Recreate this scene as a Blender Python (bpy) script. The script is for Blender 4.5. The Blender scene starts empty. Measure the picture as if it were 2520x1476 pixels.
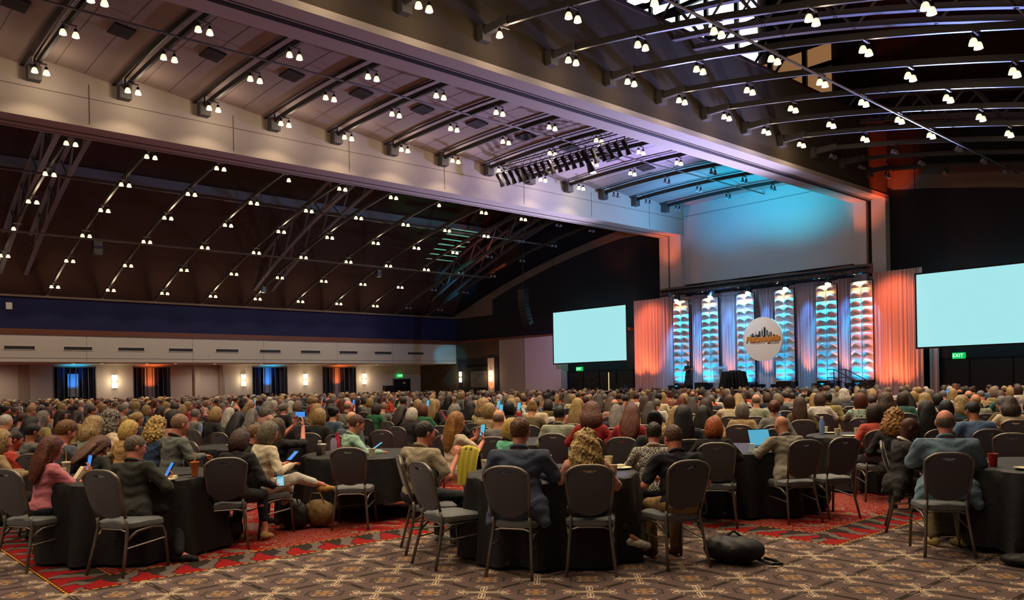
import bpy, math, random
import numpy as np
from mathutils import Matrix, Vector

random.seed(7)
np.random.seed(7)
scene = bpy.context.scene
COL = scene.collection
PI = math.pi

# ------------------------------------------------------------------ camera, world, exposure
YAW, ROLL, EYE, FOC = math.radians(47.95), math.radians(1.08), 1.6, 2000.0
_R = Vector((math.cos(YAW), math.sin(YAW), 0)); _F = Vector((-math.sin(YAW), math.cos(YAW), 0)); _U = Vector((0, 0, 1))
_R2 = _R * math.cos(ROLL) - _U * math.sin(ROLL); _U2 = _U * math.cos(ROLL) + _R * math.sin(ROLL)
cam_d = bpy.data.cameras.new('camera'); cam = bpy.data.objects.new('camera', cam_d); COL.objects.link(cam)
cam_d.sensor_width = 36; cam_d.lens = FOC / 2520 * 36; cam_d.shift_y = 209 / 2520
cam_d.clip_start = 0.05; cam_d.clip_end = 400
m = Matrix.Identity(4)
for i in range(3):
    m[i][0], m[i][1], m[i][2] = _R2[i], _U2[i], -_F[i]
m[2][3] = EYE
cam.matrix_world = m
scene.camera = cam
world = bpy.data.worlds.new('world'); scene.world = world; world.use_nodes = True
world.node_tree.nodes['Background'].inputs[0].default_value = (0.30, 0.27, 0.30, 1)
world.node_tree.nodes['Background'].inputs[1].default_value = 0.05
scene.view_settings.view_transform = 'Standard'; scene.view_settings.look = 'None'
scene.view_settings.exposure = 0.0; scene.view_settings.gamma = 1.0
scene.cycles.max_bounces = 6; scene.cycles.diffuse_bounces = 4; scene.cycles.glossy_bounces = 2
scene.cycles.transmission_bounces = 4; scene.cycles.transparent_max_bounces = 6
scene.cycles.use_adaptive_sampling = True; scene.cycles.adaptive_threshold = 0.02
scene.cycles.sample_clamp_indirect = 3.0; scene.cycles.sample_clamp_direct = 0
scene.cycles.caustics_reflective = False; scene.cycles.caustics_refractive = False

# power of the ceiling lamps (per pair) and of the show lights, in watts
LAMP_W, LAMP_COL = 430.0, (1.0, 0.78, 0.53)
CYAN, BLUE, ORANGE, WARM, PURPLE = (0.0, 0.62, 1.0), (0.03, 0.16, 1.0), (1.0, 0.16, 0.03), (1.0, 0.72, 0.48), (0.42, 0.40, 1.0)

def light(kind, name, loc, energy, color, target=None, size=None, blend=0.5, radius=0.1, shape=None, sy=None):
    d = bpy.data.lights.new(name, kind); d.energy = energy; d.color = color
    if kind == 'SPOT':
        d.spot_size = size or math.radians(90); d.spot_blend = blend; d.shadow_soft_size = radius
    elif kind == 'AREA':
        d.size = size or 1.0
        if sy: d.shape = 'RECTANGLE'; d.size_y = sy
    else:
        d.shadow_soft_size = radius
    o = bpy.data.objects.new(name, d); COL.objects.link(o); o.location = loc
    if target is not None:
        o.rotation_euler = (Vector(target) - Vector(loc)).to_track_quat('-Z', 'Y').to_euler()
    return o

# show lights: the wash that spills from the stage rig onto the beams, the vault and the walls
light('SPOT', 'vault_uplight', (-23.4, 38.2, 7.9), 2700, CYAN, (-23.2, 39.6, 13), math.radians(128), 1.0, 0.3)
light('SPOT', 'vault_uplight', (-27.8, 38.2, 7.9), 1700, (0.02, 0.42, 1.0), (-27.4, 39.6, 13), math.radians(128), 1.0, 0.3)
light('SPOT', 'vault_backlight', (-25.3, 35.5, 8.8), 6500, PURPLE, (-25.6, 26, 12.6), math.radians(120), 1.0, 0.3)
light('SPOT', 'wall_centre_wash', (-25.3, 30.0, 10.6), 900, (0.25, 0.6, 1.0), (-25.4, 43, 9.0), math.radians(50), 1.0, 0.3)
light('SPOT', 'beam_wash', (-22.0, 36.5, 8.6), 4200, (0.30, 0.50, 1.0), (-32.0, 35.0, 12.0), math.radians(90), 1.0, 0.3)
light('SPOT', 'beam_blue_wash', (-26.0, 33.5, 8.4), 3000, (0.42, 0.48, 1.0), (-20.0, 30.0, 11.0), math.radians(110), 1.0, 0.3)
light('SPOT', 'beam_orange_wash', (-30.5, 40.4, 7.6), 260, ORANGE, (-32.2, 42.6, 10.9), math.radians(46), 0.9, 0.1)
light('SPOT', 'column_orange_wash', (-20.8, 40.6, 7.8), 200, ORANGE, (-19.2, 42.4, 10.9), math.radians(40), 0.9, 0.1)
light('SPOT', 'beam_side_red_wash', (-16.4, 40.8, 8.0), 1500, (1.0, 0.10, 0.03), (-18.1, 42.4, 13.2), math.radians(40), 0.8, 0.1)
light('SPOT', 'arch_orange_wash', (-36.5, 40.5, 8.0), 160, ORANGE, (-36.5, 43, 11.8), math.radians(75), 1.0, 0.2)
light('SPOT', 'wall_purple_wash', (-38.0, 36.0, 5.2), 700, (0.66, 0.34, 0.80), (-43.4, 43, 3.6), math.radians(50), 0.9, 0.2)
light('SPOT', 'beam_underside_wash', (-33.6, 38.6, 2.0), 11000, (0.62, 0.58, 1.0), (-31.7, 29, 10.9), math.radians(60), 1.0, 0.3)
light('SPOT', 'beam_underside_wash', (-17.0, 37.6, 2.0), 16000, (0.62, 0.58, 1.0), (-19.0, 27, 10.9), math.radians(60), 1.0, 0.3)
light('SPOT', 'beam_end_orange', (-32.0, 40.9, 7.6), 260, (1.0, 0.2, 0.06), (-31.8, 41.9, 10.9), math.radians(60), 0.9, 0.1)
light('SPOT', 'beam_end_orange', (-19.2, 40.9, 7.6), 260, (1.0, 0.2, 0.06), (-19.0, 41.9, 10.9), math.radians(60), 0.9, 0.1)
light('SPOT', 'corner_cyan_wash', (-50.0, 36.0, 6.6), 900, CYAN, (-54.6, 42.6, 3.6), math.radians(22), 0.5, 0.1)
light('SPOT', 'roof_green_wash', (-44.0, 35.0, 8.2), 500, (0.03, 0.9, 0.55), (-46.0, 36.0, 11.6), math.radians(60), 0.5, 0.1)
light('SPOT', 'truss_orange_wash', (-43.8, 38.6, 9.4), 420, ORANGE, (-46.4, 40.3, 11.3), math.radians(50), 0.6, 0.1)
light('SPOT', 'truss_cyan_wash', (-49.6, 38.6, 7.9), 260, CYAN, (-51.4, 40.2, 9.3), math.radians(50), 0.6, 0.1)
light('SPOT', 'roof_blue_wash', (-14.0, 36.0, 7.5), 11000, (0.25, 0.35, 1.0), (-12.0, 22.0, 16.0), math.radians(90), 0.9, 0.3)

# ------------------------------------------------------------------ helpers
def hexc(h):
    h = h.lstrip('#'); h = ''.join(x * 2 for x in h) if len(h) == 3 else h; c = [int(h[i:i + 2], 16) / 255 for i in (0, 2, 4)]
    return tuple((x / 12.92 if x <= 0.04045 else ((x + 0.055) / 1.055) ** 2.4) for x in c) + (1.0,)

def new_mat(name):
    mt = bpy.data.materials.new(name); mt.use_nodes = True
    return mt, mt.node_tree, mt.node_tree.nodes['Principled BSDF']

def mat(name, col, rough=0.6, metal=0.0, noise=0.0, nscale=20.0, bump=0.0, bscale=40.0, emit=None, estr=0.0, spec=0.5, sheen=0.0, stretch=None, alpha=None, trans=0.0):
    mt, nt, b = new_mat(name)
    c = hexc(col) if isinstance(col, str) else tuple(col) + ((1,) if len(col) == 3 else ())
    b.inputs['Base Color'].default_value = c; b.inputs['Roughness'].default_value = rough
    b.inputs['Metallic'].default_value = metal; b.inputs['Specular IOR Level'].default_value = spec
    if sheen: b.inputs['Sheen Weight'].default_value = sheen
    if trans: b.inputs['Transmission Weight'].default_value = trans
    if alpha is not None: b.inputs['Alpha'].default_value = alpha
    if noise or bump:
        tc = nt.nodes.new('ShaderNodeTexCoord'); mp = nt.nodes.new('ShaderNodeMapping')
        nt.links.new(tc.outputs['Object'], mp.inputs[0])
        if stretch: mp.inputs['Scale'].default_value = stretch
    if noise:
        n = nt.nodes.new('ShaderNodeTexNoise'); n.inputs['Scale'].default_value = nscale; n.inputs['Detail'].default_value = 4
        nt.links.new(mp.outputs[0], n.inputs['Vector'])
        mx = nt.nodes.new('ShaderNodeMix'); mx.data_type = 'RGBA'
        mx.inputs[6].default_value = tuple(x * (1 - noise) for x in c[:3]) + (1,)
        mx.inputs[7].default_value = tuple(min(1, x * (1 + noise)) for x in c[:3]) + (1,)
        nt.links.new(n.outputs['Fac'], mx.inputs[0]); nt.links.new(mx.outputs[2], b.inputs['Base Color'])
    if bump:
        n2 = nt.nodes.new('ShaderNodeTexNoise'); n2.inputs['Scale'].default_value = bscale; n2.inputs['Detail'].default_value = 3
        nt.links.new(mp.outputs[0], n2.inputs['Vector'])
        bp = nt.nodes.new('ShaderNodeBump'); bp.inputs['Strength'].default_value = bump; bp.inputs['Distance'].default_value = 0.02
        nt.links.new(n2.outputs['Fac'], bp.inputs['Height']); nt.links.new(bp.outputs[0], b.inputs['Normal'])
    if emit is not None:
        b.inputs['Emission Color'].default_value = hexc(emit) if isinstance(emit, str) else tuple(emit) + (1,)
        b.inputs['Emission Strength'].default_value = estr
        mt.cycles.emission_sampling = 'NONE' if estr > 0 and name.startswith('lamp') else 'AUTO'
    return mt

class E:
    """a number inside a node tree, with arithmetic"""
    nt = None
    def __init__(s, v): s.v = v
    @staticmethod
    def op(o, *a, clamp=False):
        n = E.nt.nodes.new('ShaderNodeMath'); n.operation = o; n.use_clamp = clamp
        for i, x in enumerate(a):
            x = x.v if isinstance(x, E) else x
            if isinstance(x, (int, float)): n.inputs[i].default_value = float(x)
            else: E.nt.links.new(x, n.inputs[i])
        return E(n.outputs[0])
    def __add__(s, o): return E.op('ADD', s, o)
    def __radd__(s, o): return E.op('ADD', s, o)
    def __sub__(s, o): return E.op('SUBTRACT', s, o)
    def __rsub__(s, o): return E.op('SUBTRACT', o, s)
    def __mul__(s, o): return E.op('MULTIPLY', s, o)
    def __rmul__(s, o): return E.op('MULTIPLY', s, o)
    def __truediv__(s, o): return E.op('DIVIDE', s, o)
    def __lt__(s, o): return E.op('LESS_THAN', s, o)
    def __gt__(s, o): return E.op('GREATER_THAN', s, o)
    def abs(s): return E.op('ABSOLUTE', s)
    def frac(s): return E.op('FRACT', s)
    def floor(s): return E.op('FLOOR', s)
    def sqrt(s): return E.op('SQRT', s)
    def sin(s): return E.op('SINE', s)
    def mn(s, o): return E.op('MINIMUM', s, o)
    def mx(s, o): return E.op('MAXIMUM', s, o)
def emix(f, a, b):
    n = E.nt.nodes.new('ShaderNodeMix'); n.data_type = 'RGBA'
    E.nt.links.new(f.v, n.inputs[0])
    for i, x in ((6, a), (7, b)):
        if isinstance(x, tuple): n.inputs[i].default_value = x
        else: E.nt.links.new(x, n.inputs[i])
    return n.outputs[2]

class MB:
    def __init__(s): s.v = []; s.f = []; s.m = []
    def add(s, vs, fs, mi=0):
        k = len(s.v); s.v += [tuple(p) for p in vs]
        for f in fs: s.f.append(tuple(i + k for i in f)); s.m.append(mi)
        return s
    def box(s, c, d, rz=0.0, mi=0, rot=None):
        x, y, z = d[0] / 2, d[1] / 2, d[2] / 2
        P = [Vector((a * x, b * y, e * z)) for a in (-1, 1) for b in (-1, 1) for e in (-1, 1)]
        R = rot if rot is not None else Matrix.Rotation(rz, 3, 'Z')
        P = [R @ p + Vector(c) for p in P]
        return s.add(P, [(0, 1, 3, 2), (4, 6, 7, 5), (0, 4, 5, 1), (2, 3, 7, 6), (0, 2, 6, 4), (1, 5, 7, 3)], mi)
    def b2(s, a, b, mi=0):
        return s.box([(a[i] + b[i]) / 2 for i in range(3)], [abs(b[i] - a[i]) for i in range(3)], mi=mi)
    def tube(s, pts, r, n=8, mi=0, caps=True):
        pts = [Vector(p) for p in pts]; rs = r if isinstance(r, (list, tuple)) else [r] * len(pts)
        rings = []; up = None
        for i, p in enumerate(pts):
            t = (pts[min(i + 1, len(pts) - 1)] - pts[max(i - 1, 0)]).normalized()
            if up is None: up = Vector((0, 0, 1)) if abs(t.z) < 0.9 else Vector((1, 0, 0))
            a = t.cross(up)
            if a.length < 1e-4: a = t.cross(Vector((0, 1, 0)))
            a.normalize(); b = a.cross(t).normalized(); up = b
            rings.append([p + (a * math.cos(2 * PI * j / n) + b * math.sin(2 * PI * j / n)) * rs[i] for j in range(n)])
        vs = [q for rg in rings for q in rg]; fs = []
        for i in range(len(pts) - 1):
            for j in range(n):
                fs.append((i * n + j, i * n + (j + 1) % n, (i + 1) * n + (j + 1) % n, (i + 1) * n + j))
        if caps: fs += [tuple(range(n))[::-1], tuple((len(pts) - 1) * n + j for j in range(n))]
        return s.add(vs, fs, mi)
    def lathe(s, prof, n=16, c=(0, 0, 0), mi=0, wob=None, sx=1.0, sy=1.0, close=True):
        vs = []
        for k, (r, z) in enumerate(prof):
            for j in range(n):
                a = 2 * PI * j / n; rr = r if wob is None else r + wob(k, a)
                vs.append((c[0] + rr * math.cos(a) * sx, c[1] + rr * math.sin(a) * sy, c[2] + z))
        fs = [(i * n + j, i * n + (j + 1) % n, (i + 1) * n + (j + 1) % n, (i + 1) * n + j) for i in range(len(prof) - 1) for j in range(n)]
        if prof[0][0] > 1e-6: fs.append(tuple(range(n))[::-1])
        if close and prof[-1][0] > 1e-6: fs.append(tuple((len(prof) - 1) * n + j for j in range(n)))
        return s.add(vs, fs, mi)
    def grid(s, fn, nu, nv, mi=0, flip=False):
        vs = [fn(i / nu, j / nv) for i in range(nu + 1) for j in range(nv + 1)]
        fs = []
        for i in range(nu):
            for j in range(nv):
                a, b, c, d = i * (nv + 1) + j, (i + 1) * (nv + 1) + j, (i + 1) * (nv + 1) + j + 1, i * (nv + 1) + j + 1
                fs.append((a, d, c, b) if flip else (a, b, c, d))
        return s.add(vs, fs, mi)
    def prism(s, poly, axis, a, b, mi=0):
        """poly of 2-D points, extruded along axis (0,1,2) from a to b"""
        n = len(poly)
        def P(p, h):
            q = list(p); q.insert(axis, h); return tuple(q)
        return s.add([P(p, a) for p in poly] + [P(p, b) for p in poly],
                     [tuple(range(n))[::-1], tuple(range(n, 2 * n))] + [(i, (i + 1) % n, n + (i + 1) % n, n + i) for i in range(n)], mi)
    def mesh(s, name, mats, smooth=False):
        me = bpy.data.meshes.new(name); me.from_pydata([tuple(v) for v in s.v], [], s.f)
        for x in (mats if isinstance(mats, (list, tuple)) else [mats]): me.materials.append(x)
        me.polygons.foreach_set('material_index', s.m)
        me.validate(); me.update()
        import bmesh
        bm = bmesh.new(); bm.from_mesh(me); bmesh.ops.recalc_face_normals(bm, faces=bm.faces); bm.to_mesh(me); bm.free()
        if smooth:
            me.polygons.foreach_set('use_smooth', [True] * len(me.polygons))
            if smooth == 'auto': me.set_sharp_from_angle(angle=math.radians(40))
        return me
    def build(s, name, mats, parent=None, smooth=False, loc=None):
        return link(name, s.mesh(name, mats, smooth), parent, loc)

def link(name, me, parent=None, loc=None):
    o = bpy.data.objects.new(name, me); COL.objects.link(o)
    if parent is not None: o.parent = parent
    if loc is not None: o.location = loc
    return o
def tag(o, label, cat, group=None, kind=None):
    if label: o['label'] = label
    if cat: o['category'] = cat
    if group: o['group'] = group
    if kind: o['kind'] = kind
    return o
def thing(name, label, cat, loc=(0, 0, 0), rz=0.0, group=None):
    o = bpy.data.objects.new(name, None); COL.objects.link(o); o.location = loc; o.rotation_euler = (0, 0, rz)
    o.empty_display_size = 0.1
    return tag(o, label, cat, group)
def struct(o): o['kind'] = 'structure'; return o
def dup(root, loc, rz=None, label=None, group=None):
    r = root.copy(); COL.objects.link(r); r.location = loc
    if rz is not None: r.rotation_euler = (0, 0, rz)
    if label: r['label'] = label
    if group: r['group'] = group
    for ch in list(root.children):
        c = ch.copy(); COL.objects.link(c); c.parent = r
        for g in list(ch.children):
            d = g.copy(); COL.objects.link(d); d.parent = c
    return r
ORD = ['first', 'second', 'third', 'fourth', 'fifth', 'sixth', 'seventh', 'eighth', 'ninth', 'tenth', 'eleventh', 'twelfth', 'thirteenth', 'fourteenth', 'fifteenth', 'sixteenth', 'seventeenth', 'eighteenth', 'nineteenth', 'twentieth']

# ------------------------------------------------------------------ materials
M = {}
M['paint'] = mat('wall_paint', '#a89c8c', 0.85, noise=0.04, nscale=0.8)
M['white'] = mat('white_paint', '#c9c2ba', 0.85, noise=0.03, nscale=0.8)
M['beam'] = mat('beam_paint', '#b8ab9c', 0.8, noise=0.03, nscale=0.6)
M['vault'] = mat('vault_panels', '#988680', 0.8, noise=0.08, nscale=0.5)
M['slot'] = mat('slot_shadow_gap', '#22150f', 0.9)
M['taupe'] = mat('taupe_dimmed_wall', '#4a3e2e', 0.9, noise=0.05, nscale=0.7)
M['arch'] = mat('arch_band_paint', '#6f5f54', 0.9, noise=0.05, nscale=0.7)
M['black_wall'] = mat('black_wall', '#17161e', 0.9, noise=0.15, nscale=1.5)
M['navy_band'] = mat('navy_band', '#0d1244', 0.85, noise=0.1, nscale=1.0)
M['wood_trim'] = mat('wood_trim', '#6b3a22', 0.5, noise=0.2, nscale=6, stretch=(0.3, 0.05, 2))
M['stone'] = mat('stone_wainscot', '#5d5650', 0.7, noise=0.35, nscale=3.0, stretch=(1, 1, 6))
M['roof'] = mat('roof_planks', '#3c2118', 0.9, noise=0.5, nscale=2.0, stretch=(1, 6, 1))
M['steel_dark'] = mat('dark_truss_steel', '#6a646e', 0.6, metal=0.2)
M['dark_rail'] = mat('dark_rail', '#2c2622', 0.6)
M['steel_rail'] = mat('ceiling_rail_steel', '#6a625c', 0.45, metal=0.5)
M['bronze'] = mat('bronze_chair_tube', '#777065', 0.42, metal=0.8)
M['chair_fab'] = mat('charcoal_chair_fabric', '#4a474e', 0.95, noise=0.25, nscale=300, sheen=0.2)
M['seat_fab'] = mat('grey_seat_vinyl', '#5e6162', 0.7, noise=0.12, nscale=250)
M['black_cloth'] = mat('black_table_linen', '#070708', 0.6, noise=0.3, nscale=30, spec=0.4, bump=0.25, bscale=14)
M['black_plastic'] = mat('black_plastic', '#0a0a0c', 0.45)
M['black_metal'] = mat('black_metal', '#101014', 0.4, metal=0.5)
M['paper_cup'] = mat('paper_cup', '#cbbfa4', 0.7)
M['brown_cup'] = mat('brown_paper_cup', '#8a6a48', 0.7)
M['red_cup'] = mat('red_paper_cup', '#a8201a', 0.6)
M['plate'] = mat('cream_plate', '#d8cfae', 0.5)
M['paper'] = mat('note_paper', '#e6dfb8', 0.8)
M['white_pl'] = mat('white_plastic', '#dcd8d0', 0.5)
M['screen_blue'] = mat('phone_screen', '#111111', 0.3, emit='#4ea0ff', estr=0.8)
M['screen_cyan'] = mat('tablet_screen', '#111111', 0.3, emit='#6ccdf0', estr=0.75)
M['screen_lap'] = mat('laptop_screen', '#111111', 0.3, emit='#5cb8d8', estr=0.8)
M['silver'] = mat('laptop_shell', '#5c5c5a', 0.4, metal=0.6)
M['shade'] = mat('lamp_glass', '#fff2d8', 0.3, emit=(1.0, 0.78, 0.46), estr=1.5)
M['bulb'] = mat('lamp_bulb', '#fff8e8', 0.3, emit=(1.0, 0.90, 0.68), estr=8.0)
M['shade_off'] = mat('unlit_lamp_glass', '#8d8a8e', 0.3, spec=0.6)
M['sconce'] = mat('lamp_sconce_glass', '#fff0d0', 0.4, emit=(1.0, 0.80, 0.48), estr=2.6)
M['exit'] = mat('exit_sign_green', '#053a1c', 0.5, emit='#12c860', estr=0.9)
M['exit_txt'] = mat('exit_sign_letters', '#c8ffd8', 0.5, emit='#b8ffcf', estr=1.6)
M['grille'] = mat('vent_grille', '#4b4745', 0.6)
M['proj'] = mat('projection_screen', '#0b1418', 0.6, emit='#a4e6ea', estr=1.0)
M['curtain'] = mat('stage_drape', '#b8aeb2', 0.8, sheen=0.3)
M['tile'] = mat('white_foam_tile', '#e2e0de', 0.75)
M['disc'] = mat('printed_disc', '#f2e4cf', 0.7)
M['orange_ink'] = mat('orange_ink', '#f0921c', 0.7)
M['slate_ink'] = mat('slate_ink', '#1c3440', 0.7)
M['red_ink'] = mat('red_ink', '#a03048', 0.7)
M['acrylic'] = mat('clear_acrylic', '#cfe8f4', 0.1, alpha=0.35)
M['glow_white'] = mat('fixture_lens', '#ffffff', 0.3, emit=(1.0, 0.95, 0.85), estr=8.0)
M['rubber'] = mat('grey_shoe', '#84806f', 0.7)
M['daylight'] = mat('daylight_glass', '#101010', 0.3, emit=(0.80, 0.97, 1.0), estr=2.2)
M['glow_brick'] = mat('glowing_brickwork', '#c08050', 0.9, noise=0.3, nscale=2.0, emit=(0.85, 0.42, 0.17), estr=0.28)  # the brick's own glow stands in for light falling on it
M['window_dark'] = mat('dark_window_panel', '#151a38', 0.5, noise=0.3, nscale=2)
M['pale_panel'] = mat('pale_window_panel', '#8a8f9a', 0.7)
M['yellow'] = mat('yellow_knit', '#b8ac3a', 0.9, bump=0.3, bscale=60)
M['pink_pl'] = mat('pink_bottle', '#c02848', 0.35)
M['lav_pl'] = mat('lavender_bottle', '#9a8fa8', 0.3)
M['tea'] = mat('iced_tea', '#b5642a', 0.2)
M['blue_water'] = mat('water_bottle_plastic', '#6f8fc8', 0.15, alpha=0.8)
M['gold'] = mat('gold_pattern_fabric', '#7a6034', 0.7, noise=0.7, nscale=30)
M['art'] = mat('grey_abstract_print', '#6b6862', 0.8, noise=0.7, nscale=2.5)

def objcol_mat(name, rough, kind):
    mt, nt, b = new_mat(name); E.nt = nt
    b.inputs['Roughness'].default_value = rough
    oi = nt.nodes.new('ShaderNodeObjectInfo'); tc = nt.nodes.new('ShaderNodeTexCoord')
    mp = nt.nodes.new('ShaderNodeMapping'); nt.links.new(tc.outputs['Object'], mp.inputs[0])
    no = nt.nodes.new('ShaderNodeTexNoise'); nt.links.new(mp.outputs[0], no.inputs['Vector'])
    bc = oi.outputs['Color']
    def scaled(lo, hi, fac):
        n = nt.nodes.new('ShaderNodeMapRange'); nt.links.new(fac, n.inputs[0]); n.inputs[1].default_value = 0.3; n.inputs[2].default_value = 0.7
        n.inputs[3].default_value = lo; n.inputs[4].default_value = hi
        v = nt.nodes.new('ShaderNodeVectorMath'); v.operation = 'SCALE'
        nt.links.new(bc, v.inputs[0]); nt.links.new(n.outputs[0], v.inputs['Scale']); return v.outputs[0]
    bump = 0.0; hsrc = no.outputs['Fac']
    if kind == 'hair':
        mp.inputs['Scale'].default_value = (1, 1, 0.12); no.inputs['Scale'].default_value = 110; no.inputs['Detail'].default_value = 3
        col = scaled(0.3, 1.35, no.outputs['Fac']); bump = 0.7; b.inputs['Specular IOR Level'].default_value = 0.35
    elif kind == 'curl':
        no.inputs['Scale'].default_value = 26; no.inputs['Distortion'].default_value = 1.5
        col = scaled(0.25, 1.4, no.outputs['Fac']); bump = 0.9
    elif kind == 'skin':
        no.inputs['Scale'].default_value = 6; col = scaled(0.85, 1.12, no.outputs['Fac']); b.inputs['Specular IOR Level'].default_value = 0.35
    elif kind in ('plaid', 'pattern'):
        if kind == 'plaid':
            w = nt.nodes.new('ShaderNodeTexChecker'); w.inputs['Scale'].default_value = 55; nt.links.new(tc.outputs['Object'], w.inputs['Vector']); f = w.outputs['Fac']
            dark = hexc('#3b3a3c')
        else:
            w = nt.nodes.new('ShaderNodeTexVoronoi'); w.inputs['Scale'].default_value = 22; nt.links.new(tc.outputs['Object'], w.inputs['Vector'])
            f = (E(w.outputs['Distance']) < 0.33).v; dark = hexc('#1d2b26')
        col = emix(E(f), bc, dark); no.inputs['Scale'].default_value = 9; bump = 0.5
    else:
        no.inputs['Scale'].default_value = 9; no.inputs['Detail'].default_value = 3; no.inputs['Distortion'].default_value = 0.8
        n3 = nt.nodes.new('ShaderNodeTexNoise'); n3.inputs['Scale'].default_value = 260; nt.links.new(mp.outputs[0], n3.inputs['Vector'])
        col = scaled(0.82, 1.16, n3.outputs['Fac']); bump = 0.75
    nt.links.new(col, b.inputs['Base Color'])
    if bump:
        bp = nt.nodes.new('ShaderNodeBump'); bp.inputs['Strength'].default_value = bump; bp.inputs['Distance'].default_value = 0.03 if kind not in ('hair', 'curl') else 0.012
        nt.links.new(hsrc, bp.inputs['Height']); nt.links.new(bp.outputs[0], b.inputs['Normal'])
    return mt
for k, r in (('hair', 0.5), ('curl', 0.55), ('skin', 0.55), ('cloth', 0.85), ('plaid', 0.85), ('pattern', 0.85)):
    M['o_' + k] = objcol_mat('worn_' + k, r, k)

def carpet():
    mt, nt, b = new_mat('ballroom_carpet'); E.nt = nt; b.inputs['Roughness'].default_value = 0.95; b.inputs['Specular IOR Level'].default_value = 0.1
    tc = nt.nodes.new('ShaderNodeTexCoord'); sp = nt.nodes.new('ShaderNodeSeparateXYZ'); nt.links.new(tc.outputs['Object'], sp.inputs[0])
    no = nt.nodes.new('ShaderNodeTexNoise'); no.inputs['Scale'].default_value = 9; nt.links.new(tc.outputs['Object'], no.inputs['Vector'])
    fine = nt.nodes.new('ShaderNodeTexNoise'); fine.inputs['Scale'].default_value = 160; nt.links.new(tc.outputs['Object'], fine.inputs['Vector'])
    X, Y = E(sp.outputs[0]), E(sp.outputs[1]); N = (E(no.outputs['Fac']) - 0.5)
    P = 0.585
    u, v = (X + 6.6) / P, (Y - 3.44) / P
    a = ((u + 0.5).frac() - 0.5).abs(); c = ((v + 0.5).frac() - 0.5).abs()      # from the nearest star, 0..0.5
    s_, d_ = (a + c), (a - c).abs()
    r = (a * a + c * c).sqrt()
    base = hexc('#5f4f4a'); dark = hexc('#2e2620'); light_ = hexc('#b8a68c'); tan = hexc('#8c6c4a'); red = hexc('#7c1c18'); grey = hexc('#3a3430')
    col = emix(E(fine.outputs['Fac']), hexc('#4c3e3a'), hexc('#665551'))
    gl = a.mn(c); al = a.mx(c)
    col = emix((gl < 0.040), col, dark)
    col = emix((gl < 0.012) * (al < 0.34), col, hexc('#6b5a50'))
    # dark leaf shapes either side of the cell middle
    m1, m2 = (0.5 - a), (0.5 - c)                                              # from the cell middle
    rc = (m1 * m1 + m2 * m2).sqrt()
    q1, q2 = (m1 + m2) * 0.7071, (m1 - m2).abs() * 0.7071
    rings = ((q1 * 60).sin() > 0.5) * (rc < 0.27) * (rc > 0.15)
    col = emix(rings, col, grey)
    # hourglass motif: tan wings, red heart
    q1, q2 = (m1 + m2) * 0.7071, (m1 - m2).abs() * 0.7071
    col = emix((q1 < 0.13) * (q2 < q1 * 0.45 + 0.008), col, tan)
    col = emix((q2 < 0.10) * (q1 < q2 * 0.8 + 0.01), col, hexc('#4c221a'))
    col = emix((rc < 0.03), col, tan)
    k1 = ((m1 - 0.17).abs() + (m2 - 0.02).abs() * 2.2) < 0.055
    k2 = ((m2 - 0.17).abs() + (m1 - 0.02).abs() * 2.2) < 0.055
    col = emix(k1.mx(k2), col, hexc('#8a7a6c'))
    col = emix((((rc - 0.215).abs() < 0.010) * ((m1 - m2).abs() > 0.10)), col, hexc('#35291f'))
    # thin rays on the diagonals and looping tendrils
    col = emix((d_ < 0.016) * (r < 0.36), col, light_)
    dp, dq = s_ * 0.7071, d_ * 0.7071                                          # along and across the diagonal
    l1 = ((((dp - 0.17) / 0.15) * ((dp - 0.17) / 0.15) + (dq / 0.042) * (dq / 0.042)).sqrt() - 1.0).abs() < 0.13
    l2 = ((((dp - 0.30) * (dp - 0.30) + (dq - 0.075) * (dq - 0.075)).sqrt() - 0.045).abs() < 0.0065)
    l3 = (((a - 0.20) * (a - 0.20) + (c - 0.30) * (c - 0.30)).sqrt() - 0.16).abs() < 0.0065
    col = emix(l3 * (c < 0.30) * (a < 0.34), col, hexc('#9c8a74'))
    col = emix(l1.mx(l2), col, light_)
    e5, e6 = (a - 0.235), (c - 0.235)
    col = emix(((dp - 0.335) * (dp - 0.335) + dq * dq * 1.5).sqrt() < 0.022, col, red)
    col = emix((r < 0.035 + 0.0), col, tan)
    # red squares with a flame border
    d1 = (-7.22 - X).mn(Y - 1.67); d2 = (-3.72 - X).mn(Y - 7.52)
    d = d1.mx(d2)
    alongY = ((-7.22 - X) < (Y - 1.67)) * (d1 > d2) + ((-3.72 - X) < (Y - 7.52)) * (d2 > d1)
    t = Y * alongY + X * (1 - alongY)
    redc = emix(E(fine.outputs['Fac']), hexc('#6a0e10'), hexc('#92191a'))
    # flames
    ft = (t / 0.36 + d * 1.2 + (d * 12).sin() * 0.10 + N * 0.5).frac()
    fl = ((d - 0.03) / 0.44)
    border = emix((ft < fl * 0.95 + 0.02), redc, hexc('#2c2420'))
    border = emix(((ft - fl * 0.95) .abs() < 0.16), border, hexc('#5e534e'))
    border = emix(((ft - fl * 0.95 - 0.17).abs() < 0.02), border, hexc('#160c0a'))
    # inner field: red with long grey and gold leaves
    W = ((X * 1.9 + N * 3.0).sin() + (Y * 2.6 + N * 4.0 + X).sin())
    w1 = (W * 1.6).frac()
    inner = emix((w1 < 0.22), redc, hexc('#6a5f5a'))
    inner = emix(((w1 - 0.24).abs() < 0.03), inner, hexc('#a07428'))
    inner = emix(((w1 - 0.55).abs() < 0.05), inner, hexc('#3a1512'))
    zone = emix((d > 0.47), border, inner)
    line = ((d - 0.015).abs() < 0.018).mx((d - 0.47).abs() < 0.016)
    dash = ((t / 0.075).frac() < 0.62) * ((d - 0.015).abs() < 0.009).mx((d - 0.47).abs() < 0.008)
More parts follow.
